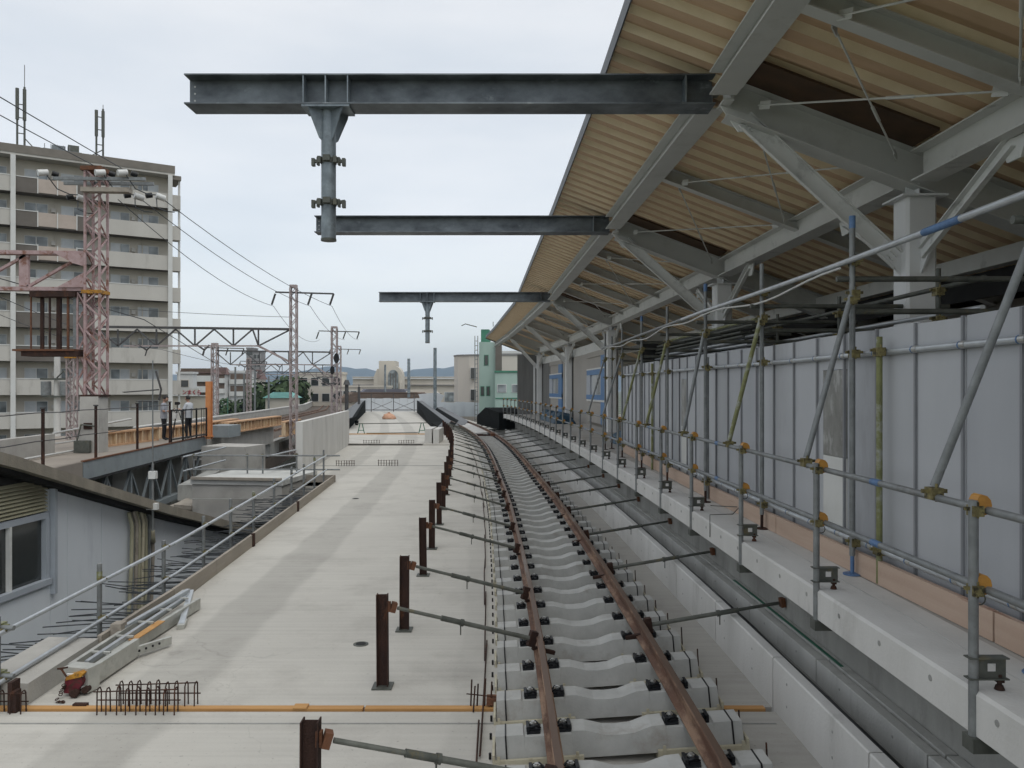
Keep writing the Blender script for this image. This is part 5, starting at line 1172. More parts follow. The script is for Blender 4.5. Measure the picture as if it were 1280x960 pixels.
t = thing('catenary_pole', 'thin pink lattice pole behind the hanging cage', 'lattice pole', (-17.6, 32, 1.0)); lattice(MB(), -17.6, 32, 1.0, 4.25, .28, .28, .3, .05, .03).build('pole_lattice', 'pole_pale', t); MB().box(-17.8, -17.3, 31.8, 32.2, 4.25, 4.35).build('cap', 'yellow_paint', t)
# utility pole with transformers
t = thing('utility_pole', 'concrete utility pole with two grey transformers', 'utility pole', (-19.5, 34.3, GZ))
MB().tube([(-19.5, 34.3, GZ), (-19.5, 34.3, 4.5)], .17, 10, r2=.12).build('pole', 'concrete_pale', t)
for s in (-.42, .4): MB().tube([(-19.5 + s, 34.2, 2.75), (-19.5 + s, 34.2, 3.35)], .2, 12).build('transformer', 'galv', t)
MB().bar((-20.1, 34.1, 3.45), (-18.9, 34.1, 3.45), .08, .08).bar((-20.0, 34.1, 2.7), (-18.9, 34.1, 2.7), .08, .08).tube([(-19.4, 34.1, 3.5), (-19.1, 34.1, 3.8), (-18.9, 34.1, 3.5)], .03, 6).build('bracket', 'galv_dark', t)
def catpole(x, y, z0, z1, w, lb, arm=(-1.1, 2.4), sig=False):
    t = thing('catenary_pole', lb, 'catenary pole', (x, y, z0), 'lattice catenary poles along the old railway')
    lattice(MB(), x, y, z0, z1, w, w, w * 1.25, .075 * w / .4, .045 * w / .4).build('pole_lattice', 'pole_pale', t)
    MB().box(x - w / 2 - .02, x + w / 2 + .02, y - w / 2, y + w / 2, z1, z1 + .18).build('cap', 'pole_pale', t)
    MB().bar((x + arm[0], y, z1 - .25), (x + arm[1], y, z1 - .35), .08, .09).build('crossarm', 'gantry_dark', t)
    for a in (arm[0], arm[1] * .45, arm[1]): MB().tube([(x + a, y, z1 - .35), (x + a - .25, y + .1, z1 - 1.0)], .06, 6).build('insulator', 'gantry_dark', t)
    if sig:
        for z, r in ((6.0, .36), (4.85, .3)):
            s = MB().prism([(x + .3 * (1 if z > 5.5 else -.3) + r * .72 * math.cos(a), y - .5, z + r * 1.35 * math.sin(a)) for a in [2 * math.pi * k / 14 for k in range(14)]], (0, .1, 0)).build('signal_head', 'cable_black', t)
        m = MB().bar((x - 1.6, y - .3, 4.2), (x + .4, y - .3, 4.2), .1, .1).bar((x - 1.2, y - .3, 3.6), (x + .3, y - .3, 3.6), .1, .1).bar((x - 1.6, y - .3, 4.2), (x - .2, y - .3, 3.4), .08, .08); m.build('signal_bracket', 'gantry_dark', t)
    return t
def gantry(xr, xl, y, zt, zb, n, lb, hook=True, br=.08):
    t = thing('catenary_gantry', lb, 'gantry truss', ((xl + xr) / 2, y, zb), 'gantry trusses over the old railway')
    MB().bar((xl, y, zt + .15), (xr, y, zt), .14, .14).build('top_chord', 'gantry_dark', t)
    MB().bar((xl + 1.5, y, zb), (xr - (xr - xl) * .17, y, zb), .09, .09).bar((xr - (xr - xl) * .17, y, zb), (xr - .1, y, zb - (zt - zb) * .95), .12, .12).build('bottom_chord', 'pole_pale', t)
    st_ = (xr - xl) / n
    for k in range(n):
        a = xl + st_ * k; c = a + st_ / 2
        if c > xr - (xr - xl) * .17 + .01: c = xr - (xr - xl) * .17
        MB().bar((a, y, zt), (c, y, zb), br, br).bar((c, y, zb), (a + st_, y, zt), br, br).build('diagonal', 'gantry_dark', t)
        MB().bar((c, y, zb), (c, y, zt), br, br, (0, 1, 0)).build('upright', 'gantry_dark', t)
    if hook:
        for q in (.25, .55): 
            x = xl + (xr - xl) * q; MB().tube([(x - .5, y, zb + .1), (x, y, zb - .25), (x + .3, y, zb + .05)], .06, 5).tube([(x, y, zb - .25), (x - .1, y, zb - .6)], .04, 5).build('wire_hanger', 'gantry_dark', t)
catpole(-13.1, 48, -.9, 9.1, .36, 'nearest full height lattice catenary pole beside the pale wall')
gantry(-13.25, -24.8, 48, 6.62, 5.62, 5, 'nearest dark gantry truss reaching left from the lattice pole across the apartment block')
catpole(-17.1, 77, -.9, 8.9, .5, 'lattice pole with two black round signal heads', (-1.5, 2.4), True)
catpole(-28.6, 77, -.9, 7.3, .5, 'lattice pole between the orange post and the nearest lattice pole', (-1.0, 2.8))
gantry(-17.3, -28.5, 77, 6.6, 5.4, 4, 'second gantry truss ending at the pole with signals')
catpole(-24.0, 111, -.9, 8.9, .5, 'thin far lattice pole just right of the signals', (-1.2, 3))
gantry(-24.2, -36.5, 111, 6.4, 5.1, 4, 'third gantry truss seen small behind the second', False)
catpole(-36.5, 111, -.9, 7.2, .5, 'far lattice pole left of the green roof', (-1.2, 2.5))
gantry(-34, -50, 150, 6.2, 4.9, 4, 'farthest and smallest gantry truss', False)
for k, (x, y, z1) in enumerate(((-37.5, 112, 5.2), (-41.5, 120, 6.4), (-36.5, 120, 5.0), (-45, 140, 8.0))):
    solo('line_pole', MB().tube([(x, y, GZ), (x, y, z1)], .2, 8, r2=.14), 'galv', 'plain pale line pole among the far town trees, %s in a row' % nth(k), 'pole', 'plain poles in the far town')
# portal mast near the signals with lamp
t = thing('warning_mast', 'short dark mast with a round cap left of the black lined wall', 'mast', (-18.8, 91, -1)); MB().tube([(-18.8, 91, -1), (-18.8, 91, 3.6)], .22, 8).build('mast', 'gantry_dark', t); MB().tube([(-18.8, 91, 3.55), (-18.8, 91, 4.1)], .42, 10, r2=.2).build('cap', 'gantry_dark', t)
t = thing('junction_mast', 'second short dark mast right of the round capped one', 'mast', (-17.6, 92, -1)); MB().box(-17.75, -17.5, 92, 92.3, -1, 3.3).build('mast', 'gantry_dark', t); MB().tube([(-17.62, 92.1, 3.3), (-17.62, 92.1, 3.6)], .05, 6).build('tip', 'gantry_dark', t)
# wires
def wire(a, b, sag, lb, r=.014, grp='overhead wires'):
    a = V(a); b = V(b)
    solo('overhead_wire', MB().tube([a + (b - a) * (k / 10) - V((0, 0, sag * 4 * (k / 10) * (1 - k / 10))) for k in range(11)], r, 5), 'wire', lb, 'wire', grp)
wire((-10.55, 10, 9.13), (X1 + 1.0, Y1 - .3, 10.0), .02, 'upper wire entering from the left edge to the pink tower')
wire((-11.0, 10, 8.95), (X1 + .1, Y1 - .3, 10.1), .02, 'lower wire entering from the left edge towards the pink tower')
wire((X1 + 1.85, Y1 + .5, 9.3), (-13.1 + 2.3, 48, 8.0), .35, 'upper wire from the pink tower to the nearest lattice pole')
wire((X1 + 1.2, Y1 + .5, 9.25), (-13.1 + 1.0, 48, 8.0), .4, 'middle wire from the pink tower to the nearest lattice pole')
wire((X1 + .5, Y1 + .5, 9.2), (-13.1 - 1.2, 48, 8.0), .5, 'lower wire from the pink tower to the left arm of the nearest lattice pole')
wire((-13.1 + 2.3, 48, 8.0), (-17.1 + 2.3, 77, 7.8), .5, 'right wire between the nearest pole and the signal pole')
wire((-13.1 + 1.0, 48, 8.0), (-17.1 + 1.0, 77, 7.8), .5, 'middle wire between the nearest pole and the signal pole')
wire((-14.3, 48, 8.0), (-18.5, 77, 7.8), .9, 'left wire between the nearest pole and the signal pole')
wire((-13.3, 48, 7.35), (-26, 47, 8.0), .1, 'thin level wire above the nearest gantry truss')
wire((-16, 25, 5.9), (-21, 48, 5.4), .3, 'contact wire hanging from the pink gantry to the nearest gantry truss', .012)
wire((-17.5, 25, 6.0), (-24, 48, 5.5), .3, 'second contact wire left of the first one', .012)
wire((-21, 48, 5.4), (-23.5, 77, 5.2), .3, 'contact wire beyond the nearest gantry truss', .014)
wire((-17.5, 25, 6.9), (X1 + .2, Y1 + 3, 5.5), .0, 'pale stay wire crossing the pink tower', .016)
wire((X1 + .2, Y1 + 3, 5.5), (-17, 47, 4.3), .0, 'pale stay wire running down right from the pink tower', .016)

# ================================================================== APARTMENT BLOCK
ap = thing('apartment_block', 'ten storey beige apartment block with long balconies and roof antennas', 'apartment block', (-38, 72, GZ))
A0 = V((-46.5, 66.6, 0)); A1 = V((-32.0, 75.6, 0)); ad = (A1 - A0).normalized(); an = V((ad.y, -ad.x, 0)); LEN = (A1 - A0).length
if an.y > 0: an = -an
def AP(s, o, z): return A0 + ad * s + an * o + V((0, 0, z))     # s along facade, o outwards
def abox(s0, s1, o0, o1, z0, z1, name, mt, par=None):
    m = MB().add([AP(s, o, z) for s in (s0, s1) for o in (o0, o1) for z in (z0, z1)], [(0, 1, 3, 2), (4, 6, 7, 5), (0, 4, 5, 1), (2, 3, 7, 6), (0, 2, 6, 4), (1, 5, 7, 3)])
    o = m.build(name, mt, ap)
    if par: o.parent = par
    return o
ZT = 23.75; ST = 2.92
abox(-8, LEN - .15, -12, -1.35, GZ, ZT - .55, 'wall', 'apt_beige')
abox(-8, LEN + .1, -12.2, .15, ZT - .55, ZT - .35, 'roof_slab', 'apt_parapet')
abox(-8, LEN + .12, -12.2, .2, ZT - .35, ZT + .35, 'roof_parapet', 'apt_roof')
bays = [(-8, 2.8), (3.0, 9.8), (9.8, 15.2), (15.2, LEN - .6)]
for f in range(10):
    zf = ZT - .55 - ST * (f + 1)        # floor level of this storey
    if zf < -3.2: break
    abox(-8, LEN, -1.3, .0, zf - .2, zf, 'balcony_slab', 'apt_brown')
    # parapets
    abox(-8, 4.0, -.0, .14, zf - .22, zf + 1.12, 'balcony_parapet', 'apt_parapet'); abox(-8, 4.0, -.02, .17, zf + 1.122, zf + 1.2, 'parapet_cap', 'apt_white')
    if f < 3 or f in (4, 5):
        abox(4.42, 6.0, -.0, .12, zf - .2, zf + 1.1, 'dark_panel', 'apt_brown'); abox(4.42, 6.0, -.02, .15, zf + 1.102, zf + 1.17, 'parapet_cap', 'apt_white')
        if f < 3:
            for k in range(2): abox(6.08 + k * 1.5, 7.5 + k * 1.5, .0, .08, zf - .1, zf + 1.1, 'glass_panel', 'apt_pink')
            for s in (6.0, 7.5, 9.0): abox(s, s + .08, -.01, .13, zf - .18, zf + 1.22, 'panel_post', 'apt_white')
            abox(9.1, 10.4, -.0, .12, zf - .2, zf + 1.1, 'dark_panel', 'apt_brown'); abox(9.1, 10.4, -.02, .15, zf + 1.102, zf + 1.17, 'parapet_cap', 'apt_white')
        else:
            abox(6.0, 10.4, -.0, .12, zf - .2, zf + 1.1, 'dark_panel', 'apt_brown'); abox(6.0, 10.4, -.02, .15, zf + 1.102, zf + 1.17, 'parapet_cap', 'apt_white')
        abox(10.4, LEN - .1, -.0, .14, zf - .22, zf + 1.15, 'balcony_parapet', 'apt_parapet')
    else:
        abox(4.42, LEN - .1, -.0, .14, zf - .22, zf + 1.15, 'balcony_parapet', 'apt_parapet'); abox(4.42, LEN - .1, -.02, .17, zf + 1.152, zf + 1.22, 'parapet_cap', 'apt_white')
    # wrapped side balcony
    abox(LEN - .1, LEN + .62, -1.0, .1, zf - .22, zf + 1.1, 'side_balcony', 'apt_parapet')
    # windows
    for s, w in ((1.8, 1.9), (5.1, 1.7), (7.9, 1.9), (11.9, 1.5), (14.2, 1.7)):
        if s + w > LEN: continue
        wd = abox(s - .06, s + w + .06, -1.352, -1.29, zf + .0, zf + 2.16, 'window', 'apt_white')
        g = (s + f * 1.7) % 2 > .9
        abox(s, s + w / 2 - .04, -1.288, -1.27, zf + .05, zf + 2.1, 'pane', 'window_pale' if g else 'window_glass', wd); abox(s + w / 2 + .04, s + w, -1.286, -1.268, zf + .05, zf + 2.1, 'pane', 'window_glass' if g or f % 3 else 'window_pale', wd)
    for s in (7.4, 11.6, 14.5): abox(s, s + .08, -1.3, -1.2, zf + .02, zf + 2.6, 'downpipe', 'apt_beige')
    for s in (7.1, 13.6): abox(s, s + .32, -1.32, -1.1, zf + 1.45, zf + 1.8, 'air_conditioner', 'apt_parapet')
abox(4.02, 4.4, -.1, .32, GZ, ZT - .57, 'pillar', 'apt_white'); abox(LEN - .5, LEN - .12, .145, .32, GZ, ZT - .57, 'pillar', 'apt_white'); abox(LEN + .5, LEN + .68, -.6, -.4, GZ, ZT - .8, 'pillar', 'apt_white')
abox(LEN - .1, LEN + .7, -3, -.0, ZT - .9, ZT - .5, 'roof_slab', 'apt_roof')
# roof equipment
for (s, h) in ((4.8, 6.2), (11.1, 5.4)):
    m = MB()
    for dx in (-.28, .28):
        m.tube([AP(s + dx, -3, ZT), AP(s + dx, -3, ZT + h + (.2 if dx > 0 else 0))], .1, 6)
        m.tube([AP(s + dx, -3, ZT + h * .55), AP(s + dx, -3, ZT + h)], .15, 8)
    for z in (1, 2.2, 3.6, 4.8): m.bar(AP(s - .3, -3, ZT + z), AP(s + .3, -3, ZT + z), .05, .08)
    m.tube([AP(s + .28, -3, ZT + h), AP(s + .28, -3, ZT + h + (2.2 if s < 8 else .6))], .03, 5); m.tube([AP(s + .3, -3, ZT + 1.8), AP(s + 1.5 * (1 if s < 8 else -1), -3, ZT + .5)], .05, 5)
    m.build('antenna', 'galv_dark', ap)
for (s, w, h) in ((5.7, .6, .9), (7.2, 1.1, 1.3), (8.5, .9, 1.5), (9.7, 1.0, .8)): abox(s, s + w, -4, -3, ZT + .3, ZT + .3 + h, 'roof_unit', ['apt_beige', 'window_glass', 'galv_dark'][int(s) % 3])
for k in range(5): abox(6.6 + k * .5, 6.66 + k * .5, -2.9, -2.84, ZT + .3, ZT + 1.6, 'unit_rack', 'galv')
abox(6.5, 9.6, -2.9, -2.86, ZT + 1.1, ZT + 1.18, 'unit_rack', 'galv')

# ================================================================== TOWN
def building(name, lb, cat, x0, x1, y0, y1, z1, mt, roof=None, rmt='roof_maroon', rows=0, cols=0, wz0=None, ww=1.2, wh=1.3, z0=GZ, gable=0, group=None, par_h=.0, wmt='glass_dark', bands=None):
    t = thing(name, lb, cat, ((x0 + x1) / 2, y0, z0), group)
    w = MB().box(x0, x1, y0, y1, z0, z1).build('wall', mt, t)
    if gable:
        m = MB(); xm = (x0 + x1) / 2
        m.prism([(x0 - .4, y0 - .4, z1 + .01), (x1 + .4, y0 - .4, z1 + .01), (x1 - (x1 - x0) * .12, y0 + (y1 - y0) * .5, z1 + gable), (x0 + (x1 - x0) * .12, y0 + (y1 - y0) * .5, z1 + gable)], (0, .01, 0))
        m.add([(x0 - .4, y0 - .4, z1 + .01), (x1 + .4, y0 - .4, z1 + .01), (x1 + .4, y1 + .4, z1 + .01), (x0 - .4, y1 + .4, z1 + .01), (x0 + .3, (y0 + y1) / 2, z1 + gable), (x1 - .3, (y0 + y1) / 2, z1 + gable)], [(0, 1, 5, 4), (2, 3, 4, 5), (0, 4, 3), (1, 2, 5), (0, 3, 2, 1)])
        m.build('roof', rmt, t)
    elif par_h: MB().box(x0 - .15, x1 + .15, y0 - .15, y1 + .15, z1 + .01, z1 + par_h).build('roof', roof or mt, t)
    if rows:
        step = (x1 - x0) / cols; hz_ = 3.1
        for r in range(rows):
            z = (wz0 if wz0 is not None else z1 - 2.4) - r * hz_
            for c in range(cols):
                xc = x0 + step * (c + .5); wn_ = MB().box(xc - ww / 2 - .08, xc + ww / 2 + .08, y0 - .05, y0 + .02, z - .08, z + wh + .08).build('window', 'white_wall' if mt != 'white_wall' else 'school_wall', t)
                o = MB().box(xc - ww / 2, xc + ww / 2, y0 - .08, y0 - .055, z, z + wh).build('pane', wmt, t); o.parent = wn_
    if bands:
        for k, z in enumerate(bands): MB().box(x0 + .3, x1, y0 - .5, y0 - .01, z, z + 1.0).build('balcony', 'apt_white', t); MB().box(x0 + .4, x1 - .1, y0 - .12, y0 - .005, z + 1.002, z + 2.2).build('recess', 'roof_brown', t)
    return t
# white apartment with maroon roof (just right of the block)
b = building('white_apartment', 'white apartment house with red brown gable roof beside the beige block', 'apartment house', -55, -49.5, 132, 135, 5.7, 'white_wall', gable=.8, bands=[4.3 - 1.75 * k for k in range(4)])
t = thing('sign_house', 'pale building with a white billboard of red writing behind the two people', 'building', (-44.5, 96, GZ))
MB().box(-42.6, -37.2, 97, 99, GZ, 2.2).build('wall', 'school_wall', t); MB().box(-42.8, -37.0, 96.8, 99, 2.21, 2.3).build('roof', 'white_wall', t)
wn_ = MB().box(-41.6, -39.8, 96.9, 97, -.6, .7).build('window', 'white_wall', t); MB().box(-41.4, -40.0, 96.87, 96.895, -.5, .6).build('pane', 'glass_dark', t).parent = wn_
bb = thing('billboard', 'white rooftop billboard with red Japanese letters behind the two people', 'billboard', (-39.4, 95.2, 2.2))
MB().box(-41.1, -37.2, 95.2, 95.35, 2.35, 3.15).build('board', 'panel_white', bb)
for k in range(4): MB().tube([(-41 + k * 1.2, 95.6, 2.2), (-41 + k * 1.2, 95.5, 3.0)], .05, 5).build('frame_post', 'galv', bb)
def text(s, x, y, z, size, mt, par, name='lettering', rx=90):
    cu = bpy.data.curves.new(name, 'FONT'); cu.body = s; cu.size = size; cu.extrude = .02; cu.offset = size * .012
    to = bpy.data.objects.new('tmp_text', cu); col.objects.link(to); bpy.context.view_layer.update()
    me = bpy.data.meshes.new_from_object(to.evaluated_get(bpy.context.evaluated_depsgraph_get()))
    bpy.data.objects.remove(to); me.name = name; me.materials.clear(); me.materials.append(M[mt])
    o = bpy.data.objects.new(name, me); col.objects.link(o); o.parent = par
    w = V(WO[par.name]); o.location = V((x, y, z)) - w; o.rotation_euler = (R(rx), 0, 0); WO[o.name] = (0, 0, 0); return o
text('セイ・ンまくら', -41.0, 95.17, 2.47, .58, 'sign_red', bb)
building('white_house', 'small white building with one dark window just above the billboard', 'building', -46.9, -44.7, 112, 113.5, 5.2, 'white_wall', rows=1, cols=1, wz0=3.4, ww=1.0, wh=.9, par_h=.3)
building('maroon_row', 'long low apartment row with a maroon roof behind the thin lattice pole', 'apartment row', -64, -61, 170, 174, 6.2, 'white_wall', gable=1.6, bands=[4.4, 2.2])
building('white_complex', 'white multi storey building with red patch left of the grey tower', 'building', -60.9, -56.2, 172, 176, 6.6, 'white_wall', par_h=.5, bands=[4.2, 1.6])
building('maroon_house', 'house with a broad maroon roof below the grey towers', 'house', -67, -62.5, 198, 203, 5.6, 'school_wall', gable=2.4)
for k, (x0, x1, z1) in enumerate(((-99.6, -97.2, 18.3), (-97.0, -94.3, 17.0))):
    building('grey_tower', ['taller grey high rise tower, left one of a pair', 'slightly lower grey high rise tower, right one of a pair'][k], 'tower block', x0, x1, 300, 306, z1, 'tower_grey', rows=5, cols=2, ww=1.2, wh=1.6, par_h=.5, group='grey tower pair')
building('teal_roof_hall', 'low hall with a bright teal roof right of the green trees', 'hall', -37.6, -34, 122, 128, 1.7, 'school_wall', gable=.9, rmt='roof_teal', rows=1, cols=6, wz0=-2.0)
building('cream_block', 'cream flat roofed school wing behind the nearest lattice pole', 'school wing', -42.2, -33.5, 158, 162, 6.0, 'school_wall', rows=3, cols=4, wz0=3.8, ww=1.4, wh=1.5, par_h=.5)
building('glass_wing', 'low wing with a long dark glass front left of the arched tower', 'school wing', -33.5, -24, 152, 160, 3.4, 'school_wall', rows=1, cols=7, wz0=.8, ww=1.1, wh=1.9, par_h=.4, wmt='glass_dark')
sc_ = building('school', 'long cream school building across the background', 'school', -35, -2, 176, 192, 5.7, 'school_wall', par_h=.15)
for k in range(9):
    x = -13.8 + k * 3.0
    if x > -3.5: break
    w_ = MB().box(x - 1.15, x + 1.15, 175.9, 176.02, .3, 2.5).build('window', 'white_wall', sc_); MB().box(x - 1.0, x + 1.0, 175.8, 175.895, .4, 2.4).build('pane', 'window_glass', sc_).parent = w_
    MB().box(x + 1.35, x + 1.65, 175.6, 175.99, -3, 3.6).build('pilaster', 'school_wall', sc_)
MB().box(-35, -2, 175.5, 175.99, 3.9, 4.1).build('ledge', 'tower_grey', sc_); MB().box(-35, -2, 175.6, 175.99, 5.3, 5.6).build('ledge', 'white_wall', sc_)
at = thing('arched_tower', 'cream stair tower with a tall arched window beside a higher square block', 'tower', (-25, 168, GZ))
MB().box(-28.3, -24.8, 170, 175.4, GZ, 9.1).build('square_block', 'school_wall', at); MB().prism([(-29.6, 170.2, GZ), (-28.32, 170.2, GZ), (-28.32, 170.2, 7.4), (-28.7, 170.2, 7.4), (-29.4, 170.2, 5.8)], (0, 4, 0)).build('shoulder', 'school_wall', at)
def arch(w, zb, zs, y, d, xc=-24.7):
    p = [(xc - w, y, zb), (xc + w, y, zb)] + [(xc + w * math.cos(a), y, zs + w * 1.15 * math.sin(a)) for a in [math.pi * k / 14 for k in range(15)]]
    return MB().prism(p, (0, d, 0))
arch(1.9, GZ, 5.8, 166.5, 3.4).build('arched_front', 'school_wall', at); aw = arch(1.05, .6, 5.9, 166.2, .28).build('arched_window', 'window_glass', at)
for k in range(3): MB().box(-25.3 + k * .55, -25.17 + k * .55, 166.05, 166.18, .6, 6.4).build('window_bar', 'apt_brown', at).parent = aw
for s in (-1, 1): MB().box(-24.7 + s * 1.6 - .2, -24.7 + s * 1.6 + .2, 166.1, 166.48, -2, 4.6).build('buttress', 'school_wall', at)
building('slate_house', 'house with a dark slate roof in front of the arched tower', 'house', -26, -17.6, 134, 142, 1.6, 'school_wall', gable=1.5, rmt='roof_slate', rows=1, cols=2, wz0=-.6)
building('brown_house', 'low house with a wide brown tiled roof behind the far barrier', 'house', -26.5, -13.5, 122, 131, 1.1, 'school_wall', gable=1.5, rmt='roof_brown', rows=1, cols=4, wz0=-2.2)
building('gable_house', 'pale house with one small dark window right of the brown roof', 'house', -17.2, -12.2, 128, 134, 2.0, 'school_wall', gable=1.0, rmt='school_wall', rows=1, cols=1, wz0=.3, ww=.9, wh=.9)
# cream curved building and the green building
cb = thing('cream_building', 'plain cream building with small dark windows left of the green building', 'building', (-6, 97, GZ))
pr = [(-7.2, 99.5, GZ), (-6.6, 97.6, GZ), (-5.2, 96.7, GZ), (-3.6, 96.3, GZ), (1.6, 96.3, GZ), (1.6, 104, GZ), (-7.2, 104, GZ)]
MB().prism(pr, (0, 0, 7.1 - GZ)).build('wall', 'cream_wall', cb); MB().prism([(x * 1.01, y - .1, 7.11) for x, y, z in pr], (0, 0, .15)).build('roof_edge', 'tower_grey', cb)
for z in (4.3, 1.7):
    w_ = MB().box(-5.0, -4.3, 96.1, 96.62, z, z + 1.35).build('window', 'white_wall', cb); MB().box(-4.95, -4.35, 96.05, 96.09, z + .05, z + 1.3).build('pane', 'glass_dark', cb).parent = w_
gb = thing('green_building', 'mint green building with stepped blocks and small windows beside the canopy', 'building', (0, 84, GZ))
MB().box(-3.45, -1.75, 84, 92, GZ, 8.0).build('wall', 'green_paint', gb); MB().box(-1.75, 9, 82.5, 90, GZ, 4.75).build('wall', 'green_paint', gb); MB().box(-3.3, -2.4, 85, 90, 8.01, 9.4).build('roof_block', 'green_dark', gb); MB().box(-1.74, -1.1, 83.5, 88, 4.96, 8.0).build('painted_shade_bay', 'apt_brown', gb)  # dark brown box paints the shade of a recess beside the tall block
MB().box(-1.8, 9.1, 82.4, 90, 4.76, 4.95).build('roof_edge', 'green_dark', gb); MB().box(-1.7, 9, 82.44, 82.49, 2.05, 2.15).build('ledge', 'green_dark', gb)
for (x, z, w, h, y) in ((-2.7, 5.6, .35, 1.0, 84), (-3.1, 2.4, .3, .9, 84), (-2.5, 2.4, .3, .9, 84), (-3.0, -.6, .3, .9, 84), (-1.05, 2.75, .85, .75, 82.5), (.45, 2.75, .85, .75, 82.5), (2.6, 2.75, .85, .75, 82.5)):
    w_ = MB().box(x - w / 2 - .06, x + w / 2 + .06, y - .04, y, z - .06, z + h + .06).build('window', 'green_dark' if w < .5 else 'white_wall', gb); MB().box(x - w / 2, x + w / 2, y - .07, y - .045, z, z + h).build('pane', 'glass_dark' if w < .5 else 'window_glass', gb).parent = w_
m = MB()
for s in (-.25, .25): m.box(-3.72 + s * .6 - .04, -3.72 + s * .6 + .04, 83.4, 83.5, GZ, 8.6)
for k in range(24): m.box(-3.88, -3.56, 83.4, 83.46, -3 + k * .48, -2.94 + k * .48)
m.build('wall_ladder', 'galv', gb); MB().tube([(-3.7, 84.2, 9.6), (-4.9, 84, 9.9), (-5.3, 84, 9.7)], .05, 5).tube([(-2, 85, 9.7), (-2, 85, 10.2)], .04, 5).build('roof_pipe', 'galv_dark', gb)
building('cream_shop', 'cream wall glimpsed through the far guard posts', 'building', 1.0, 6.4, 72, 76, 2.3, 'cream_wall', rows=1, cols=3, wz0=.6, ww=.5, wh=1.0)
building('white_hall', 'white building glimpsed between the canopy end and the green building', 'building', -1.5, 14, 120, 130, 8.4, 'white_wall', par_h=.4)
# scattered houses and trees filling the town
rr = random.Random(21)
k = 0
for i in range(46):
    y = rr.uniform(150, 420); x = rr.uniform(-.62, -.02) * y if i % 5 else rr.uniform(0, .5) * y
    if abs(x / y) < .22 and y < 200: continue
    w = rr.uniform(7, 14); h = rr.uniform(4.5, 8.5); 
    if x > 0 and y < 180: continue
    building('town_house', 'small far town house with a %s roof, %s of the scattered houses' % (rr.choice(['brown', 'dark']), nth(k)), 'house', x, x + w * .8, y, y + 5, GZ + h, rr.choice(['white_wall', 'school_wall', 'cream_wall']), gable=rr.uniform(1.2, 2.2), rmt=rr.choice(['roof_brown', 'roof_slate']), rows=1, cols=3, group='scattered town houses'); k += 1
def tree(x, y, h, r, lb, mt='leaf', n=900, seed=1, z=GZ):
    t = thing('broadleaf_tree', lb, 'tree', (x, y, z), 'trees in the town')
    rr = random.Random(seed); m = MB().tube([(x, y, z), (x + .1, y, z + h * .35), (x - .1, y, z + h * .6)], .22, 7, r2=.1)
    cl = []
    for k in range(9):
        a = rr.uniform(0, 6.28); q = rr.uniform(.2, .75) * r; c = V((x + q * math.cos(a), y + q * math.sin(a), z + h * rr.uniform(.42, .86)))
        cl.append((c, r * rr.uniform(.35, .6))); m.tube([(x, y, z + h * .4), c], .08, 5, r2=.03)
    m.build('trunk', 'bark', t); m = MB()
    for k in range(n):
        c, q = rr.choice(cl); d = V((rr.gauss(0, 1), rr.gauss(0, 1), rr.gauss(0, 1))).normalized(); p = c + d * q * rr.uniform(.6, 1.08)
        s = rr.uniform(.16, .34) * r / 3; u = V((rr.gauss(0, 1), rr.gauss(0, 1), rr.gauss(0, 1))).normalized(); w = u.cross(d).normalized() if u.cross(d).length > .01 else V((1, 0, 0)); u = w.cross(d + u * .4).normalized()
        m.add([p - u * s - w * s * .6, p + u * s - w * s * .5, p + u * s * .8 + w * s * .6, p - u * s * .9 + w * s * .5], [(0, 1, 2, 3)])
    m.build('crown', mt, t)
tp = [(-44, 150, 11, 6.5, 'rounded dense green tree right of the nearest lattice pole area', 'leaf'), (-49, 152, 7.5, 4.2, 'dark tree left of the rounded green tree', 'leaf'), (-62, 130, 6.2, 3.4, 'low pale green tree right of the white apartment', 'leaf_pale'), (-57, 125, 6.6, 3.2, 'bushy tree between the thin lattice pole and the towers', 'leaf'), (-52, 128, 6, 3.2, 'rounded bush like tree behind the old viaduct', 'leaf_pale'), (-47, 118, 6, 3, 'small tree by the green netting', 'leaf'), (-66, 140, 7, 4, 'tree partly hidden by the white apartment', 'leaf'), (-55, 150, 6.8, 4.2, 'broad tree below the white building', 'leaf'), (-60, 100, 5.5, 3.2, 'low tree in the yard beyond the viaduct', 'leaf_pale'), (-54, 96, 5, 3, 'small shrub like tree beyond the viaduct', 'leaf')]
for i, (x, y, h, r, lb, mt) in enumerate(tp): tree(x, y, h, r, lb, mt, 1300, i + 1)
for i in range(14):
    y = rr.uniform(180, 330); x = -y * rr.uniform(.2, .6) 
    tree(x, y, rr.uniform(5, 7.2), rr.uniform(3, 4.5), 'far tree among the town houses, %s of the farther ones' % nth(i), rr.choice(['leaf', 'leaf_pale']), 500, 50 + i)
# green net fence of a yard
t = thing('net_fence', 'tall green netting on posts in the yard beyond the viaduct', 'net fence', (-52, 112, GZ))
for k in range(8): MB().tube([(-58 + k * 2.6, 112, GZ), (-58 + k * 2.6, 112, 1.9)], .07, 6).build('post', 'net_green', t)
m = MB()
for k in range(30): m.box(-58 + k * .6, -57.97 + k * .6, 112, 112.02, -4, 1.7)
for k in range(14): m.box(-58, -39.8, 112, 112.02, -3.8 + k * .42, -3.77 + k * .42)
m.build('net', 'net_green', t)

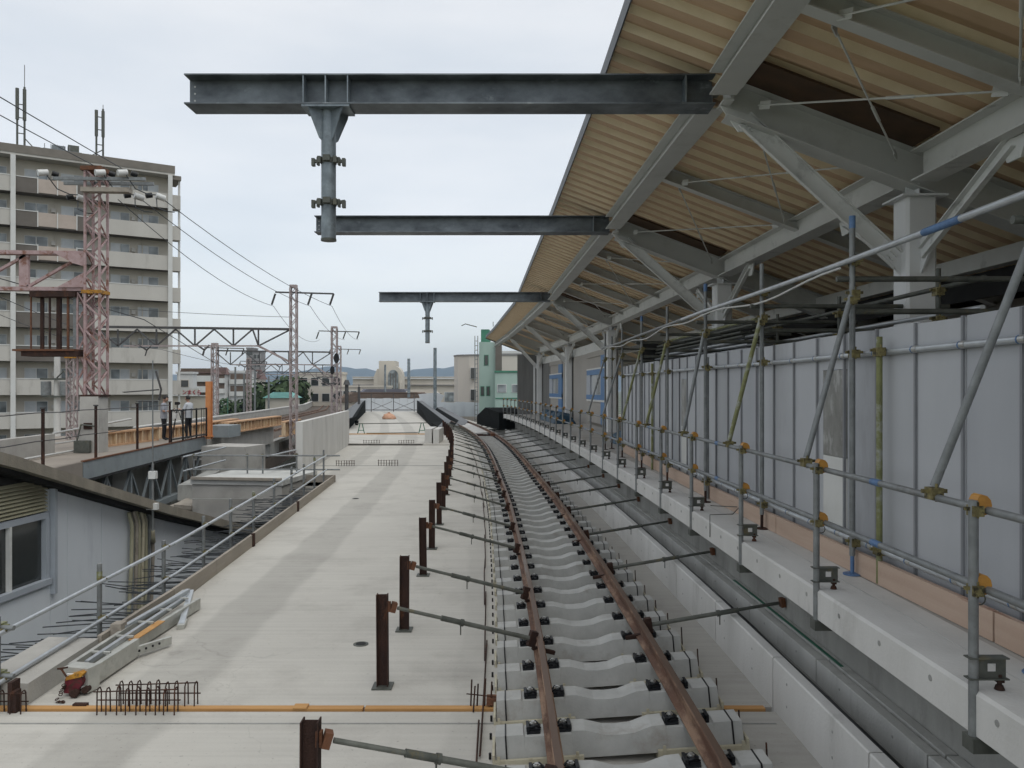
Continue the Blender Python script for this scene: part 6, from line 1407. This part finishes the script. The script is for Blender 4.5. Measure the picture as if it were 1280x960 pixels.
# ================================================================== PEOPLE
def person(name, loc, face, shirt, lb, pose):
    """skinned figure; local axes: +y is where the person looks"""
    t = thing(name, lb, 'person', loc, local=True)
    J = {'pelvis': ((0, 0, .93), .125), 'waist': ((0, -.01, 1.08), .12), 'chest': ((0, 0, 1.28), .145), 'upchest': ((0, -.01, 1.40), .12), 'neck': ((0, .01, 1.49), .052), 'neck2': ((0, .025, 1.54), .05)}
    E = [('pelvis', 'waist'), ('waist', 'chest'), ('chest', 'upchest'), ('upchest', 'neck'), ('neck', 'neck2')]
    for s, q in ((-1, 'l'), (1, 'r')):
        J.update({'hip' + q: ((s * .09, 0, .87), .095), 'knee' + q: ((s * .11, .02, .48), .06), 'ank' + q: ((s * .12, -.01, .09), .042), 'toe' + q: ((s * .14, .15, .035), .035)})
        E += [('pelvis', 'hip' + q), ('hip' + q, 'knee' + q), ('knee' + q, 'ank' + q), ('ank' + q, 'toe' + q)]
        el, wr, hd = pose[q]
        J.update({'sh' + q: ((s * .17, -.01, 1.40), .065), 'el' + q: (el, .045), 'wr' + q: (wr, .03), 'hd' + q: (hd, .035)})
        E += [('upchest', 'sh' + q), ('sh' + q, 'el' + q), ('el' + q, 'wr' + q), ('wr' + q, 'hd' + q)]
        d = (V(hd) - V(wr)).normalized(); sd = d.cross(V((0, 0, 1))).normalized()
        for k, (off, l) in enumerate(((-.026, .062), (-.009, .072), (.009, .068), (.026, .055))):
            a = V(hd) + sd * off + d * .02; b = a + d * l * .6; c = b + (d * .6 + V((0, 0, -.5))).normalized() * l * .5
            J['f%s%da' % (q, k)] = (tuple(a), .010); J['f%s%db' % (q, k)] = (tuple(b), .009); J['f%s%dc' % (q, k)] = (tuple(c), .008)
            E += [('hd' + q, 'f%s%da' % (q, k)), ('f%s%da' % (q, k), 'f%s%db' % (q, k)), ('f%s%db' % (q, k), 'f%s%dc' % (q, k))]
        a = V(wr) + d * .03 - sd * s * .035; b = a + (d - sd * s * .6).normalized() * .045
        J['t%sa' % q] = (tuple(a), .011); J['t%sb' % q] = (tuple(b), .009); E += [('wr' + q, 't%sa' % q), ('t%sa' % q, 't%sb' % q)]
    names = list(J); me = bpy.data.meshes.new('b'); me.from_pydata([J[n][0] for n in names], [(names.index(a), names.index(b)) for a, b in E], [])
    o = bpy.data.objects.new('tmp_body', me); col.objects.link(o)
    sk = o.modifiers.new('s', 'SKIN'); sb = o.modifiers.new('d', 'SUBSURF'); sb.levels = 2
    for i, n in enumerate(names):
        r = J[n][1]; me.skin_vertices[0].data[i].radius = (r, r) if n not in ('chest', 'upchest', 'waist', 'pelvis') else (r * 1.15, r * .78)
        me.skin_vertices[0].data[i].use_root = (i == 0)
    bpy.context.view_layer.update(); nm = bpy.data.meshes.new_from_object(o.evaluated_get(bpy.context.evaluated_depsgraph_get())); bpy.data.objects.remove(o)
    # join the head on to the same mesh
    bm = bmesh.new(); bm.from_mesh(nm)
    g = bmesh.ops.create_icosphere(bm, subdivisions=3, radius=1)
    tilt = pose.get('tilt', 0)
    hc = V((0, .045 + .02 * (tilt > .2), 1.635))
    Rm = Matrix.Rotation(-tilt, 3, 'X')
    for v in g['verts']:
        c = v.co.copy(); x, y, z = c.x * .077, c.y * .098, c.z * .118
        if c.z < -.2: x *= 1 + (c.z + .2) * .35; y += .01 * (-c.z)
        if c.y > .8 and abs(c.x) < .28 and -.3 < c.z < .2: y += .022 * (1 - abs(c.x) / .28)
        if abs(c.x) > .93 and abs(c.z) < .25: x *= 1.14
        if c.y > .7 and .05 < c.z < .3 and .25 < abs(c.x) < .55: y -= .008
        v.co = Rm @ V((x, y, z)) + hc
    for f in bm.faces:
        c = f.calc_center_median(); f.smooth = True
        if c.z > 1.485 or c.z < 0: f.material_index = 0
        elif c.z < .075: f.material_index = 3
        elif c.z < .96 and abs(c.x) < .25 and c.y < .22: f.material_index = 2
        else:
            arm = abs(c.x) > .16 and c.z < 1.42
            f.material_index = 0 if (abs(c.x) > .235 and c.z < 1.2) or c.y > .16 else 1
    nm.materials.clear()
    for q in ('skin', shirt, 'cloth_black', 'cable_black'): nm.materials.append(M[q])
    bm.to_mesh(nm); bm.free()
    b = bpy.data.objects.new('body', nm); col.objects.link(b); b.parent = t
    bm = bmesh.new(); g = bmesh.ops.create_icosphere(bm, subdivisions=3, radius=1); rm = []
    for v in bm.verts:
        c = v.co.copy()
        if (c.y > .35 and c.z < .45) or c.z < -.45: rm.append(v)
        k = 1 + .05 * math.sin(c.x * 11) * math.sin(c.z * 9)
        v.co = Rm @ V((c.x * .088 * k, c.y * .108 * k - .006, c.z * .126 * k + .008)) + hc
    bmesh.ops.delete(bm, geom=rm, context='VERTS'); hm = bpy.data.meshes.new('hair'); bm.to_mesh(hm); bm.free(); hm.materials.append(M['hair'])
    for p in hm.polygons: p.use_smooth = True
    ho = bpy.data.objects.new('hair', hm); col.objects.link(ho); ho.parent = t
    # short loose shirt hem and sleeves
    m = MB()
    def ring(z, a, b_, n=16): return [(a * math.cos(2 * math.pi * k / n), b_ * math.sin(2 * math.pi * k / n), z) for k in range(n)]
    rs = [ring(.86, .182, .135), ring(1.0, .172, .128), ring(1.2, .182, .13), ring(1.36, .19, .125), ring(1.43, .15, .1), ring(1.475, .075, .07)]
    n = 16; m.add([v for q in rs for v in q], [(i * n + k, i * n + (k + 1) % n, (i + 1) * n + (k + 1) % n, (i + 1) * n + k) for i in range(5) for k in range(n)], True)
    for q, s in (('l', -1), ('r', 1)):
        sh_ = V((s * .16, -.01, 1.405)); el = V(pose[q][0]); m.tube([sh_, sh_ + (el - sh_) * .35, sh_ + (el - sh_) * .75], .072, 10, r2=.062, caps=False)
    m.build('shirt', shirt, t)
    t.location = loc; t.rotation_euler = (0, 0, face); return t
p1 = person('person', (-13.75, 31.6, 1.0), R(-80), 'shirt_grey', 'person in a grey checked shirt and black trousers looking down at a phone', {'l': ((-.23, .04, 1.14), (-.12, .26, 1.16), (-.07, .32, 1.19)), 'r': ((.23, .04, 1.14), (.12, .26, 1.16), (.06, .32, 1.19)), 'tilt': .45})
t = thing('shoulder_bag', 'small pale bag held in front of the person in the grey shirt', 'bag', (-13.42, 31.5, 1.85)); MB().prism([(-13.5, 31.36, 1.86), (-13.2, 31.38, 1.86), (-13.16, 31.38, 2.06), (-13.5, 31.36, 2.08)], (0, .12, 0)).build('bag_body', 'apt_white', t); MB().tube([(-13.5, 31.4, 2.06), (-13.42, 31.4, 2.2), (-13.3, 31.4, 2.22), (-13.18, 31.4, 2.05)], .01, 5).build('strap', 'cable_black', t)
t = thing('mobile_phone', 'dark phone in the hands of the person in the grey shirt', 'phone', (-13.38, 31.6, 2.2)); MB().bar((-13.42, 31.54, 2.18), (-13.30, 31.54, 2.26), .075, .01).build('phone_body', 'cable_black', t)
p2 = person('person', (-12.95 - .15, 32.4, 1.0), R(75), 'shirt_pale', 'person in a pale shirt and black trousers standing at a black camera tripod', {'l': ((-.24, .06, 1.15), (-.14, .3, 1.2), (-.1, .37, 1.22)), 'r': ((.24, .02, 1.14), (.15, .24, 1.06), (.12, .31, 1.04)), 'tilt': .1})
t = thing('camera_tripod', 'black camera on a tripod between the two people', 'tripod', (-13.55, 32.5, 1.0))
for a in (0.3, 2.4, 4.5): MB().tube([(-13.6 + .05 * math.cos(a), 32.5 + .05 * math.sin(a), 2.12), (-13.6 + .38 * math.cos(a), 32.5 + .38 * math.sin(a), 1.0)], .016, 6).build('leg', 'cable_black', t)
MB().tube([(-13.6, 32.5, 2.05), (-13.6, 32.5, 2.38)], .018, 6).tube([(-13.6, 32.5, 2.25), (-13.4, 32.45, 2.12)], .012, 5).build('head', 'cable_black', t)
MB().box(-13.67, -13.53, 32.42, 32.56, 2.38, 2.5).tube([(-13.6, 32.56, 2.44), (-13.6, 32.7, 2.44)], .045, 10).build('camera', 'cable_black', t)
# ================================================================== HAZE
if True:
    m = MB().box(-7900, 7900, -60, 7900, GZ - 1, 320)
    o = m.build('haze', 'hill'); tag(o, kind='stuff'); o.data.materials.clear()
    hm = bpy.data.materials.new('haze'); hm.use_nodes = True; n = hm.node_tree.nodes; n.clear()
    ou = n.new('ShaderNodeOutputMaterial'); pv = n.new('ShaderNodeVolumePrincipled'); pv.inputs['Density'].default_value = .00012
    pv.inputs['Color'].default_value = (.66, .80, 1, 1); pv.inputs['Anisotropy'].default_value = .1
    hm.node_tree.links.new(pv.outputs[0], ou.inputs['Volume']); o.data.materials.append(hm)
# remove the local-only helper: nothing is left outside the scene tree
